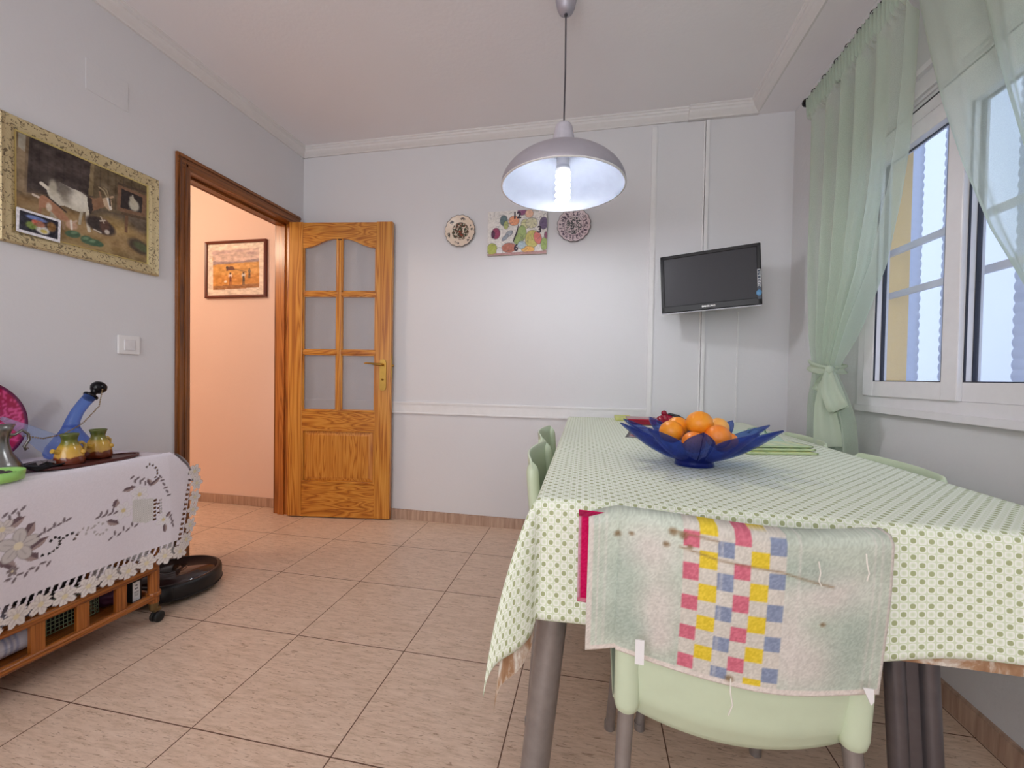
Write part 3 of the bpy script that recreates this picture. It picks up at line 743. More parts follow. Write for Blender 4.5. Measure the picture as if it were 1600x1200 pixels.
# lying goat, cabbages, hutch
P.ell(*g(690, 835), .055, .032, (56, 44, 40), -.2, 1, .3); P.ell(*g(720, 840), .018, .03, (92, 62, 50), 0, .9, .5); P.line(G((690, 770), (705, 800), (712, 815)), .005, (196, 180, 160)); P.line(G((685, 800), (720, 798)), .006, (206, 192, 174)); P.line(G((640, 860), (690, 885)), .006, (206, 196, 180)); P.ell(*g(735, 880), .01, .01, (220, 212, 200), 0, .9, .5)
for (x, y, a, b) in ((490, 895, .026, .014), (590, 935, .022, .016), (640, 955, .028, .014), (680, 968, .016, .01)): P.ell(*g(x, y), a, b, (66, 96, 72), .2, .95, .3)
for (x, y) in ((580, 925), (630, 945), (500, 885)): P.ell(*g(x, y), .012, .006, (116, 146, 112), .4, .8, .6)
P.poly(G((812, 540), (1012, 625), (1005, 775), (805, 725)), (128, 96, 72)); P.poly(G((838, 570), (985, 635), (978, 745), (830, 705)), (48, 38, 36)); P.ell(*g(925, 690), .022, .026, (206, 200, 180), 0, .95, .4); P.ell(*g(915, 655), .012, .018, (190, 182, 160), .4, .9, .4); P.line(G((915, 620), (920, 650)), .005, (200, 190, 170))
P.poly(G((810, 525), (1030, 600), (1030, 615), (808, 540)), (78, 62, 48)); P.poly(G((862, 755), (884, 762), (880, 885), (858, 880)), (118, 86, 62)); P.poly(G((835, 735), (1015, 780), (1015, 800), (835, 752)), (92, 72, 54))
P.ell(*g(965, 985), .05, .03, (70, 58, 48), -.3, .9, .4); P.ell(*g(975, 985), .035, .018, (88, 100, 66), -.3, .8, .5)
P.grain(60, 50, 16, 2)
mb = P.mesh(lambda x, y: (.0085, PY0 + FW + x, PZ0 + FW + y)); obj('goat_canvas', mb, vcol('oil_painting', .4), pic)
mb = MB(); mb.box(.001, .006, PY0 + .01, PY1 - .01, PZ0 + .01, PZ1 - .01); obj('backing', mb, M['blackm'], pic)
# snapshot tucked in the lower left corner
ph = thing('snapshot', 'small white-bordered snapshot tucked into the painting frame corner', 'photograph', (.014, -1.475, 1.5))
P = Paint(.128, .088, .0022, (232, 230, 236))
P.poly([(.007, .010), (.121, .010), (.121, .080), (.007, .080)], (34, 30, 42))
for (x, y, a, b, c) in ((.055, .066, .03, .008, (120, 140, 200)), (.042, .036, .017, .014, (120, 140, 60)), (.075, .030, .020, .015, (226, 222, 210)), (.062, .05, .02, .012, (170, 110, 84)), (.1, .052, .014, .018, (140, 100, 50)), (.05, .054, .008, .006, (200, 100, 80)), (.078, .026, .010, .007, (190, 170, 80))):
    P.ell(x, y, a, b, c, 0, .9, .4)
P.grain(20, 14, 40, 2)
ca, sa = cos(-.03), sin(-.03)
mb = P.mesh(lambda x, y: (.0205, -1.548 + x * ca - y * sa, 1.497 + x * sa + y * ca)); obj('print', mb, vcol('photo_print', .25), ph)
mb = MB(); mb.box(.0185, .020, -1.547, -1.42, 1.497, 1.583); obj('card', mb, M['white'], ph)

# hall picture
HX0, HX1, HZ0, HZ1 = -.830, -.295, 1.553, 1.977
hp = thing('framed_picture', 'brown-framed harvest field picture on the hall wall beyond the door', 'picture', ((HX0 + HX1) / 2, 0, HZ0))
hf = plain('mahogany_frame', (104, 46, 26), .35)
fn = lambda x, z, h: (x, -h, z)
obj('picture_frame', frame_mb(HX0, HX1, HZ0, HZ1, [(0, 0), (0, .02), (.006, .024), (.018, .020), (.020, .012), (.020, 0)], fn), hf, hp)
P = Paint(HX1 - HX0 - .036, HZ1 - HZ0 - .036, .0042, (238, 222, 204)); w, h = P.w, P.h
ax0, ax1, ay0, ay1 = .09 * w, .90 * w, .12 * h, .86 * h
A = lambda x, y: ((x - 220) / (1105 - 220) * w, (1 - (y - 190) / (1030 - 190)) * h)
AP = lambda *pts: [A(x, y) for x, y in pts]
P.poly(AP((300, 300), (1020, 280), (1025, 915), (310, 935)), (216, 160, 84)); P.poly(AP((300, 300), (1020, 280), (1020, 490), (305, 510)), (216, 190, 178)); P.poly(AP((305, 470), (680, 490), (1020, 450), (1020, 500), (305, 530)), (150, 130, 136), .8)
P.poly(AP((305, 700), (1020, 690), (1025, 915), (310, 935)), (206, 138, 60), .7); P.poly(AP((310, 870), (1025, 850), (1025, 915), (310, 935)), (140, 96, 66), .7)
for x, y in ((340, 340), (500, 330), (720, 310), (900, 360)): P.ell(*A(x, y), .04, .012, (190, 160, 160), 0, .6, .8)
P.grain(18, 30, 40, 3)
P.poly(AP((510, 570), (620, 560), (660, 620), (520, 630)), (110, 66, 48)); P.ell(*A(530, 580), .012, .01, (70, 50, 44)); P.line(AP((660, 610), (830, 660)), .005, (110, 80, 56))
for x, y, c1, c2 in ((580, 710, (236, 214, 200), (120, 60, 40)), (785, 710, (214, 206, 196), (70, 64, 60)), (875, 650, (120, 100, 84), (80, 66, 56))):
    s = .7 if x > 800 else 1
    P.ell(*A(x, y), .017 * s, .018 * s, c1, 0, 1, .4); P.line(AP((x, y + 30), (x + 5, y + 80 * s)), .018 * s, c2); P.line(AP((x - 8, y + 70 * s), (x - 10, y + 150 * s)), .007, c2); P.line(AP((x + 12, y + 70 * s), (x + 10, y + 150 * s)), .007, c2); P.ell(*A(x, y - 35), .008 * s, .008 * s, (70, 50, 40))
P.ell(*A(505, 805), .014, .008, (240, 228, 214))
mb = P.mesh(lambda x, y: (HX0 + .018 + x, -.010, HZ0 + .018 + y)); obj('harvest_print', mb, vcol('harvest_paper', .5), hp)

# ------------------------------------------------------------------ SWITCH, COVER PLATE
sw = thing('light_switch', 'white square light switch on the left wall beside the door', 'light switch', (0, -1.16, 1.11))
mb = MB(); mb.box(0, .009, -1.2065, -1.114, 1.070, 1.155, 0, .004); obj('plate', mb, M['white'], sw)
mb = MB(); mb.box(.006, .013, -1.183, -1.137, 1.088, 1.136, 0, .003); obj('rocker', mb, plain('rocker_white', (222, 220, 222), .3), sw)
mb = MB(); mb.box(0, .0025, -1.322, -1.16, 2.16, 2.288, 0, .001)
tag(obj('wall_cover_plate', mb, M['wall'], loc=(0, -1.24, 2.22)), 'painted-over square cover plate high on the left wall above the painting', 'cover plate')
# ------------------------------------------------------------------ TABLE
BLc, FLc, FRc, BRc = Vector((1.937, -.085, 0)), Vector((1.988, -1.868, 0)), Vector((2.942, -1.868, 0)), Vector((2.920, -.085, 0))
TZ = .751
tab = thing('dining_table', 'long dining table under a green patterned cloth with round metal legs', 'table', (2.44, -1.0, 0))
mb = MB(); ins = .012
cs = [BLc + Vector((ins, -ins, 0)), FLc + Vector((ins, ins, 0)), FRc + Vector((-ins, ins, 0)), BRc + Vector((-ins, -ins, 0))]
mb.prism([(c.x, c.y) for c in cs], TZ - .03, TZ, 2); obj('tabletop', mb, plain('table_laminate', (196, 190, 170), .5), tab)
mb = MB(); mb.box(2.06, 2.82, -1.74, -.24, TZ - .10, TZ - .03); obj('apron', mb, M['chromed'], tab)
def leg(pa, pb, r): 
    m_ = MB(); m_.tube([pa, pb], [r, r * .93], 20); return m_
obj('leg', leg((2.036, -1.775, TZ - .03), (1.966, -1.80, 0), .033), M['chrome'], tab)
obj('leg', leg((2.015, -.22, TZ - .03), (1.99, -.19, 0), .033), M['chrome'], tab)
obj('leg', leg((2.83, -.22, TZ - .03), (2.86, -.19, 0), .033), M['chrome'], tab)
m_ = MB()
for dx in (0, .054): m_.tube([(2.638 + dx, -1.79, TZ - .03), (2.682 + dx, -1.80, 0)], [.0165, .0165], 14)
m_.prism([(2.655, 0), (2.676, 0), (2.676, 1), (2.655, 1)], 0, .001, 1)
m_.v = m_.v[:-8]; m_.f = m_.f[:-6]; m_.mi = m_.mi[:-6]; m_.sm = m_.sm[:-6]
m_.add([(2.648, -1.792, TZ - .03), (2.678, -1.792, TZ - .03), (2.722, -1.802, 0), (2.692, -1.802, 0), (2.648, -1.786, TZ - .03), (2.678, -1.786, TZ - .03), (2.722, -1.796, 0), (2.692, -1.796, 0)], [(0, 1, 2, 3), (4, 7, 6, 5), (0, 4, 5, 1), (1, 5, 6, 2), (2, 6, 7, 3), (3, 7, 4, 0)])
tag(obj('leg', m_, M['chromed'], tab), 'dark twin-tube metal leg')

def drape(h, zt, inset, tipk, wob, seed, lift=None, cornerx=.12):
    """cloth over the table: flat top, overhang h, flared corners"""
    Wd, Ld = .955, 1.783; nu, nv = 110, 170
    us = np.concatenate([np.linspace(-h, 0, 26)[:-1], np.linspace(0, Wd, 60), np.linspace(Wd, Wd + h, 26)[1:]])
    vs_ = np.concatenate([np.linspace(-h, 0, 26)[:-1], np.linspace(0, Ld, 96), np.linspace(Ld, Ld + h, 26)[1:]])
    mb = MB()
    def topxy(u, v):
        a, b = u / Wd, v / Ld
        return (FLc * (1 - a) + FRc * a) * (1 - b) + (BLc * (1 - a) + BRc * a) * b
    n = lambda *p: mnoise.noise(Vector(p))
    for v in vs_:
        for u in us:
            cu, cv = min(max(u, 0), Wd), min(max(v, 0), Ld)
            P0 = topxy(cu, cv); dx, dy = u - cu, v - cv
            r = math.hypot(dx, dy); z = zt; out = Vector((0, 0, 0))
            if cv > Ld - .03: pass
            if r > 1e-6:
                d = Vector((dx, dy, 0)) / r
                th = math.atan2(abs(dy), abs(dx)); cf = sin(2 * th)
                s_along = u if abs(dx) < 1e-9 else (v if abs(dy) < 1e-9 else 0)
                w = .010 * sin(s_along * 17 + seed) + .008 * sin(s_along * 31 + 2 * seed) if cf < 1e-6 else 0
                rr = r - .012
                soft = .010 * (1 - math.exp(-r / .010))
                slope = .035 + tipk * cf ** .8 * (1.85 - .75 * min(1, r / (h * 1.45))) + w * wob * (r / h)
                cext = 1 + cornerx * cf ** .5 * (1 - .55 * cf * cf)
                back = dy > 0
                side = abs(dx) > 0 and cf < 1e-6
                if back: slope = .01
                if side: slope = .01 + .03 * abs(w)
                out = d * (soft * .8 + slope * r - inset)
                if cf > 1e-6:
                    # secondary fold each side of the corner ridge
                    fold = .030 * sin(4 * th) * (r / h) * tipk * 2.2
                    out += Vector((-d.y, d.x, 0)) * fold
                drop = r * cext * math.sqrt(max(.05, 1 - slope * slope)) - soft * .5
                z = zt - max(0, drop)
                if lift: z += lift(u, v, r)
            P1 = P0 + out
            if P1.y > -.014: P1.y = -.014
            mb.uv[len(mb.v)] = (u, v); mb.v.append((P1.x, P1.y, z + (.0008 * n(u * 6, v * 6, seed) if r < 1e-6 else 0)))
    a = len(us)
    for j in range(len(vs_) - 1):
        for i in range(a - 1):
            k = j * a + i; mb.f.append((k, k + 1, k + a + 1, k + a)); mb.mi.append(0); mb.sm.append(True)
    return mb
lift = lambda u, v, r: (.030 * (r / .25) * max(0, sin((u - .58) * 8)) if v < 0 and u > .58 else 0)
tcl = obj('tablecloth', drape(.238, TZ + .0045, 0, .27, 1, 1.0, lift, .28), M['cloth'], loc=(2.44, -1.0, TZ)); solid(tcl, .0012, 1)
tag(tcl, 'pale green lattice-patterned cloth draped over the dining table', 'tablecloth')
ucl = obj('under_cloth', drape(.230, TZ + .0022, .004, .23, .3, 1.0, None, .62), M['under'], loc=(2.44, -1.0, TZ - .01))
tag(ucl, 'brown stained oilcloth hem showing below the green tablecloth', 'undercloth')

# ------------------------------------------------------------------ CHAIRS (local: front +Y, origin on the floor)
HWID = .200
def chair(label, loc, rz, ry, fy, fx=.190):
    t = thing('dining_chair', label, 'chair', loc, rz, 'mint green chairs around the table')
    # shell profile: (y, z, half width, bulge)
    pf = [(-.200, .760), (-.194, .70), (-.187, .63), (-.180, .55), (-.172, .48), (-.162, .43), (-.146, .400), (-.11, .388), (-.05, .392), (.05, .405), (.14, .415), (.19, .418), (.215, .405)]
    bl_ = [.034, .036, .038, .040, .042, .040, .032, .020, .010, .004, 0, 0, 0]
    mb = MB(); m = len(pf) - 1
    def sh(a, b):
        k = b * m; i = min(int(k), m - 1); f = k - i
        y = pf[i][0] * (1 - f) + pf[i + 1][0] * f; z = pf[i][1] * (1 - f) + pf[i + 1][1] * f; bu = bl_[i] * (1 - f) + bl_[i + 1] * f
        x = (a * 2 - 1); hw = HWID if b < .5 else HWID + .004
        e = 1 - x * x
        dip = .036 * e * max(0, min(1, (b - .35) / .2)) * (1 if b < .9 else .6)
        zz = z - dip
        if b < .12: zz -= .020 * max(0, abs(x) - .88) / .12 * (1 - b / .12)
        return (x * hw, y - bu * e, zz)
    mb.grid(sh, 36, 48)
    s = obj('shell', mb, M['plastic'], t, local=True); solid(s, .007, 0); bevel(s, .002)
    for sx in (-1, 1):
        w = MB()
        # rolled ear down each side of the back
        n = 26; rr = [.0225 * math.sqrt(max(.02, 1 - max(0, (.10 - k / n) / .10) ** 2)) * math.sqrt(max(.02, 1 - max(0, (k / n - .92) / .08) ** 2)) for k in range(n + 1)]
        w.tube([(sx * (HWID - .019), -.203 + .033 * k / n, .752 + (.386 - .752) * k / n) for k in range(n + 1)], rr, 18, 0, True, .8)
        obj('side_ear', w, M['plastic'], t, local=True)
        l = MB(); l.tube([(sx * .181, -.180, .47), (sx * .181, -.168, .395), (sx * .205, ry, .004)], [.0145, .0145, .0125], 14); l.tube([(sx * .205, ry, .02), (sx * .2052, ry - .0005, 0)], [.0145, .0145], 14)
        obj('leg', l, M['chrome'], t, local=True)
        l = MB(); l.tube([(sx * .165, .15, .400), (sx * .170, .15 + .2 * (fy - .15), .37), (sx * fx, fy, .004)], [.0135, .0135, .0125], 14); l.tube([(sx * fx, fy, .02), (sx * (fx + .0002), fy + .0005, 0)], [.0145, .0145], 14)
        obj('leg', l, M['chrome'], t, local=True)
    r_ = MB(); r_.tube([(-.18, -.16, .385), (-.165, .15, .388)], .009, 8); r_.tube([(.18, -.16, .385), (.165, .15, .388)], .009, 8); r_.tube([(-.168, .10, .387), (.168, .10, .387)], .009, 8)
    obj('seat_rail', r_, M['chromed'], t, local=True)
    return t
ch0 = chair('mint green chair at the near table end with the checked towel over it', (2.342, -1.745, 0), 0, -.228, .262)
ch1 = chair('mint green chair on the door side of the table, nearer one', (2.120, -1.315, 0), -PI / 2, -.192, .115, .150)
dup(ch1, (2.083, -.805, 0), -PI / 2, 'mint green chair on the door side of the table, by the back wall')
dup(ch1, (2.768, -1.25, 0), PI / 2, 'mint green chair under the window, nearer one, on the table right side')
dup(ch1, (2.765, -.69, 0), PI / 2, 'mint green chair under the window, farther one, beside the curtain')

# ------------------------------------------------------------------ TOWELS on the near chair
TX0, TX1 = 2.088, 2.545; TWD = TX1 - TX0
yb0 = -1.745 - .200
def backy(x): 
    k = (x - 2.342) / HWID; return yb0 - .034 * max(0, 1 - k * k) - (.010 if abs(k) < 1 else .004)
P = Paint(.46, .46, .0026, (196, 204, 190)); w, h = P.w, P.h
# y = 0 at the front hem ... .24 at the chair top, rest hangs behind
P.grain(9, 9, 26, 3)
for cx, cy, rx, ry in ((.10, .19, .035, .03), (.115, .10, .028, .05), (.33, .05, .05, .04), (.36, .16, .05, .03), (.12, .05, .02, .025), (.30, .10, .03, .05)): P.ell(cx, cy, rx, ry, (214, 204, 198), 0, .75, 1.2)
for cx, cy, rx, ry in ((.06, .12, .03, .07), (.19, .06, .03, .05), (.40, .08, .03, .06), (.07, .05, .03, .03), (.32, .19, .05, .02)): P.ell(cx, cy, rx, ry, (166, 180, 168), 0, .6, 1.2)
bx0, cw_ = .150, .0245
P.poly([(bx0, 0), (bx0 + 6 * cw_, 0), (bx0 + 6 * cw_, .46), (bx0, .46)], (212, 204, 194), .9)
cl6 = [(206, 104, 124), (226, 196, 52), (132, 144, 172)] * 2
for i in range(6):
    for j in range(20):
        if (i + j) % 2 == 0:
            x0, y0 = bx0 + i * cw_, .012 + j * cw_ - .004 * i; P.poly([(x0, y0), (x0 + cw_, y0), (x0 + cw_, y0 + cw_), (x0, y0 + cw_)], cl6[i], .92)
for x in (.018, .030, .205, .315, .425, .437): P.line([(x, 0), (x + .001, .46)], .0025, (222, 214, 208), .6)
P.poly([(0, 0), (.46, 0), (.46, .010), (0, .010)], (224, 214, 206)); P.poly([(0, 0), (.010, 0), (.010, .46), (0, .46)], (214, 206, 198)); P.poly([(.45, 0), (.46, 0), (.46, .46), (.45, .46)], (214, 206, 198))
for x, y, r in ((.05, .208, .006), (.072, .212, .004), (.125, .205, .005), (.135, .225, .006), (.150, .222, .006), (.16, .207, .004), (.355, .115, .004), (.228, .012, .006)): P.ell(x, y, r, r * .8, (118, 92, 62), 0, .75, 1)
P.line([(.145, .205), (.20, .195), (.29, .190), (.365, .172)], .003, (134, 106, 74), .6); P.line([(.13, .228), (.2, .222)], .004, (140, 112, 80), .5)
P.rgb += (rng.random(P.X.shape) * 22 - 11)[..., None]
def towel(x, y):
    X = TX0 + x / .46 * TWD
    nz = mnoise.noise(Vector((x * 9, y * 9, 2)))
    hemz = -.030 * (x / .46) ** 1.5 - .012 * sin(x * 9)
    ztop = .768 + .004 * sin(x * 14) - .006 * (x > .43) * (x - .43) * 20
    L = .243
    k = (X - 2.342) / HWID
    over = max(0, abs(k) - 1)
    yc = backy(X)
    if y < L:   # outside, camera side
        t = (L - y); z = ztop - t + hemz * (t / L) * .6
        lean = t * .10 if t < .2 else .020
        yy = yc - .012 + .020 * t / L * 1.0 + .003 * nz - .010 * sin(min(1, t / .24) * PI) * (.6 + .4 * sin(x * 13))
        if t < .012: yy += .010 * (1 - t / .012)
    else:
        t = y - L; z = ztop - t
        yy = yc + .020 + .012 * min(1, t / .02) + .03 * t
    X += (L - y) * -.012 if y < L else 0
    return (X, yy, z - over * .05)
tw_o = obj('towel', P.mesh(towel), vcol('terry', .9, bump=.45, bscale=900, spec=.1), loc=(2.31, -2.0, .76)); solid(tw_o, .005, 0)
thr = plain('thread', (226, 222, 212), .8)
for pts in ([(2.305, -2.014, .545), (2.303, -2.020, .528), (2.306, -2.022, .51), (2.301, -2.020, .492)], [(2.420, -2.012, .735), (2.421, -2.016, .72), (2.419, -2.016, .708), (2.423, -2.015, .70)], [(2.487, -2.000, .748), (2.485, -2.006, .735), (2.488, -2.006, .722), (2.486, -2.005, .71)]):
    th_o = MB(); th_o.tube(pts, .0011, 5); obj('loose_thread', th_o, thr, tw_o)
cl_ = MB(); cl_.box(2.166, 2.180, -1.998, -1.996, .535, .575); obj('care_label', cl_, M['white'], tw_o)
cl_ = MB(); cl_.prism([(2.497, .540), (2.508, .515), (2.512, .521), (2.511, .540)], -1.985, -1.983, 1); obj('care_label', cl_, M['white'], tw_o)
tag(tw_o, 'worn pale towel with pink, yellow and blue checks over the chair back', 'towel')
P = Paint(.10, .21, .003, (196, 20, 84)); P.poly([(0, 0), (.0035, 0), (.0035, .21), (0, .21)], (214, 170, 180)); P.poly([(0, 0), (.1, 0), (.1, .010), (0, .010)], (206, 120, 140)); P.line([(.004, 0), (.004, .21)], .002, (140, 60, 90), .6)
P.poly([(0, .195), (.1, .20), (.1, .21), (0, .21)], (150, 30, 70)); P.rgb += (rng.random(P.X.shape) * 20 - 10)[..., None]
def pk(x, y):
    X = 2.070 + x; return (X, backy(2.15) + .012 + .03 * (.01 - x) - .010 * sin(y * 14), .600 + y * .78 - .03 * x)
pk_o = obj('pink_towel', P.mesh(pk), vcol('pink_terry', .9, bump=.6, bscale=700, spec=.1), loc=(2.1, -1.97, .74)); solid(pk_o, .004, 0)
tag(pk_o, 'crimson pink cloth with white edge showing beside the checked towel', 'cloth')

# ------------------------------------------------------------------ BOWL AND ORANGES
BX, BY, BZ = 2.372, -1.432, TZ + .0065
bw = MB(); NP = 10; ph0 = math.radians(-97)
def bowl(a, b, th=0):
    ang = 2 * PI * a + ph0; s = ((a * NP + .5) % 1) * 2 - 1; p = 1 - abs(s)
    Rt = .122 + .088 * (p ** 1.15); zt = .074 + .042 * p ** .9
    r = .042 + (Rt - .042) * b; z = .016 + (zt - .016) * (b ** 1.15) - .010 * sin(PI * b) * p + .012 * sin(PI * b) * (1 - p) * 0
    return (BX + r * cos(ang), BY + r * sin(ang), BZ + z)
bw.grid(bowl, NP * 12, 16)
bw.lathe([(0, .016), (.043, .016)], (BX, BY, BZ), 60)
bw.lathe([(.043, .017), (.047, .010), (.050, 0), (.044, 0), (.040, .008), (.0, .009)], (BX, BY, BZ), 60)
def blue_glass():
    t = NT('blue_glass'); tr = t.node('ShaderNodeBsdfTransparent'); tr.inputs[0].default_value = (.54, .66, .95, 1)
    t.base(C3(42, 56, 136), .06, 0, .6)
    lw = t.node('ShaderNodeLayerWeight'); lw.inputs[0].default_value = .45
    f = t.math('ADD', .22, t.math('MULTIPLY', lw.outputs['Facing'], .45), clamp=True)
    mx = t.node('ShaderNodeMixShader'); t.l.new(f, mx.inputs[0]); t.l.new(tr.outputs[0], mx.inputs[1]); t.l.new(t.bsdf.outputs[0], mx.inputs[2]); t.l.new(mx.outputs[0], t.out.inputs[0]); return t.m
M['blueglass'] = blue_glass()
bo = obj('fruit_bowl', bw, M['blueglass'], loc=(BX, BY, BZ)); solid(bo, .004, 1)
tag(bo, 'blue glass petal-shaped bowl full of oranges on the green tablecloth', 'bowl')
def orange_mat(n, c1, c2):
    t = NT(n); v = t.coords('Object'); t.base(t.ramp(t.noise(v, 25, 3), [(.3, C3(*c1)), (.7, C3(*c2))]), .38, 0, .5)
    vo = t.node('ShaderNodeTexVoronoi'); vo.inputs['Scale'].default_value = 420; t.l.new(v, vo.inputs['Vector']); t.bump(vo.outputs['Distance'], .25, .001); return t.m
om = [orange_mat('orange_peel', (240, 142, 20), (248, 164, 44)), orange_mat('orange_peel_pale', (240, 168, 70), (246, 184, 96)), orange_mat('orange_peel_deep', (240, 128, 30), (247, 148, 54))]
ol = [((2.385, -1.425, .874), .0365, 0, 'large orange on top of the heap in the blue bowl'), ((2.312, -1.415, .846), .034, 0, 'orange at the left of the heap in the blue bowl'),
      ((2.360, -1.475, .826), .031, 2, 'orange at the front left, low against the bowl rim'), ((2.424, -1.465, .843), .034, 2, 'shiny orange at the front middle, under the top orange'),
      ((2.440, -1.400, .860), .031, 1, 'paler yellowish orange behind the front middle one'), ((2.440, -1.452, .824), .026, 2, 'small orange low on the right, next to the bowl petal'),
      ((2.458, -1.444, .830), .024, 2, 'small orange at the far right end of the heap'), ((2.336, -1.375, .855), .033, 0, 'orange half hidden behind the top orange')]
for p_, r_, k, lab in ol:
    mb = MB(); mb.sphere((0, 0, 0), r_, 0, 32, 20, (1, 1, .94)); mb.v = [(x + p_[0], y + p_[1], z + p_[2]) for x, y, z in mb.v]
    # stem dimple
    c_ = Vector(p_); ax = Vector((random.uniform(-1, 1), random.uniform(-1, .3), random.uniform(.2, 1))).normalized()
    mb.v = [tuple(Vector(v) - (Vector(v) - c_).normalized() * .004 * max(0, 1 - ((Vector(v) - c_).normalized() - ax).length / .3)) for v in mb.v]
    tag(obj('orange', mb, om[k], loc=p_), lab, 'orange', 'oranges in the blue bowl')

# ------------------------------------------------------------------ THINGS AT THE FAR END OF THE TABLE
ZT = TZ + .0065
def slab(pts, z0, z1):
    mb = MB(); mb.prism(pts, z0, z1, 2); return mb
def mat_paint(name, w, h, bg, fn, corner, ux, uy, z, label, cat, group=None, res=.004, nm=None):
    P = Paint(w, h, res, bg); fn(P); c = Vector((corner[0], corner[1], 0)); ux = Vector(ux); uy = Vector(uy)
    o = obj(nm or name, P.mesh(lambda x, y: tuple(c + ux * x + uy * y + Vector((0, 0, z)))), vcol(name + '_print', .5), loc=(corner[0], corner[1], z)); solid(o, .003, 1)
    return tag(o, label, cat, group)
def fl(P):
    P.poly([(.015, .015), (P.w - .015, .015), (P.w - .015, P.h - .015), (.015, P.h - .015)], (150, 150, 146))
    for i in range(26): P.ell(rng.random() * P.w, rng.random() * P.h, .02, .016, [(150, 30, 50), (206, 196, 200), (60, 30, 40)][i % 3], rng.random() * 3, .85, .4)
    P.line([(0, .004), (P.w, .004), (P.w - .004, P.h), (.004, P.h), (.004, 0)], .010, (60, 58, 56))
mat_paint('placemat', .40, .30, (92, 90, 86), fl, (2.215, -.925), (.15, 1, 0), (1, -.05, 0), ZT, 'dark-edged floral placemat behind the blue bowl', 'placemat')
def yg(P):
    P.grain(6, 6, 20); P.line([(0, P.h / 2), (P.w, P.h / 2)], .01, (170, 176, 90))
mb = MB(); mb.box(2.205, 2.295, -.26, -.10, ZT, ZT + .022, 0, .006)
tag(obj('folded_napkin', mb, plain('lime_cloth', (200, 204, 130), .8, var=.12), loc=(2.25, -.2, ZT)), 'folded lime green napkin at the far left of the table', 'napkin')
red = plain('red_glaze', (150, 22, 50), .22)
rd = MB(); rd.box(2.265, 2.405, -.44, -.30, ZT + .001, ZT + .026, 0, .008); rd.box(2.258, 2.412, -.447, -.293, ZT + .022, ZT + .032, 0, .004)
tag(obj('red_dish', rd, red, loc=(2.34, -.37, ZT)), 'crimson rectangular dish behind the placemat on the table', 'dish')
kn = thing('red_ornament', 'small crimson knobbly ornament beside the red dish', 'ornament', (2.462, -.33, ZT))
mb = MB()
for (x, y, z, r) in ((0, 0, .030, .028), (-.026, -.01, .022, .022), (.022, -.012, .026, .022), (.0, .02, .045, .018), (-.008, -.006, .058, .015), (.03, .012, .02, .018)): mb.sphere((2.462 + x, -.33 + y, ZT + z), r, 0, 14, 10)
obj('body', mb, red, kn)
mb = MB(); mb.tube([(2.475, -.34, ZT + .055), (2.52, -.36, ZT + .046), (2.56, -.38, ZT + .026)], [.006, .008, .004], 8); obj('dark_stem', mb, M['blackm'], kn)
# right-hand folded napkins and mats
gm_ = plain('mint_napkin', (196, 214, 184), .8, var=.06)
def chk(P):
    P.grain(8, 8, 14)
    for i in range(8): P.line([(i * P.w / 8 + .01, 0), (i * P.w / 8 + .01, P.h)], .008, (226, 222, 150) if i % 2 else (170, 196, 140), .8)
    P.line([(0, .003), (P.w, .003)], .008, (186, 202, 160)); P.line([(P.w - .004, 0), (P.w - .004, P.h)], .006, (128, 140, 104))
def nap(z, c, ux, w, h, lab, bg):
    o = mat_paint('checked_napkin', w, h, bg, chk, c, ux, (-ux[1], ux[0], 0), z, lab, 'napkin', 'folded napkins right of the bowl', .004); o.modifiers[-1].thickness = .006; return o
u1 = Vector((.97, .24, 0))
nap(ZT + .0005, (2.585, -1.215), u1, .235, .13, 'lime-checked napkin, lowest of the folded stack right of the bowl', (214, 224, 150))
nap(ZT + .0085, (2.600, -1.185), u1, .225, .12, 'green-striped napkin, middle of the folded stack right of the bowl', (188, 206, 160))
nap(ZT + .0165, (2.605, -1.165), u1, .220, .10, 'green-striped napkin, top of the folded stack right of the bowl', (206, 220, 186))
mat_paint('mint_mat', .34, .24, (196, 222, 200), lambda P: P.grain(20, 16, 24), (2.60, -.80), (.25, .97, 0), (.97, -.25, 0), ZT, 'pale mint placemat behind the napkins, towards the curtain', 'placemat')
wr = MB()
for k in range(5):
    a0 = k * 1.1; wr.tube([(2.80 + .035 * cos(a0 + t) * (1 + .2 * sin(3 * t)), -.66 + .035 * sin(a0 + t), ZT + .006 + .022 * abs(sin(t * 1.3 + k))) for t in np.linspace(0, 2.4, 14)], .0013, 6)
tag(obj('wire_trinket', wr, plain('green_wire', (120, 160, 130), .4, .4), loc=(2.80, -.66, ZT)), 'small green wire trinket on the pale mint placemat', 'trinket')
# ------------------------------------------------------------------ TROLLEY
tro = thing('serving_trolley', 'wooden serving trolley on castors along the left wall', 'trolley', (.22, -1.8, 0))
Ya, Yb = -2.26, -1.362
for px in (.40, .045):
    for py in (Ya, Yb):
        m_ = MB(); m_.tube([(px, py, .085), (px, py, .655)], .0185, 16); m_.lathe([(.0185, .135), (.024, .138), (.024, .152), (.0185, .155)], (px, py, -.025), 16)
        p_ = obj('post', m_, M['rattanz'], tro)
        c = MB(); c.tube([(px, py, .088), (px, py, .058)], [.017, .014], 12); c.box(px - .012, px + .012, py - .004, py + .022, .046, .060, 0, .003)
        obj('caster_fork', c, plain('aged_brass', (120, 100, 66), .4, .7), p_)
        c = MB()
        for dx in (-.010, .010): c.lathe([(0, -.006), (.018, -.006), (.021, -.003), (.021, .003), (.018, .006), (0, .006)], (px + dx, py + .014, .0215), 20, 0, Matrix.Rotation(PI / 2, 4, 'Y'))
        obj('caster_wheel', c, M['rubber'], p_)
mb = MB(); mb.box(.035, .405, Ya, Yb, .098, .112); obj('lower_shelf', mb, M['rattan'], tro)
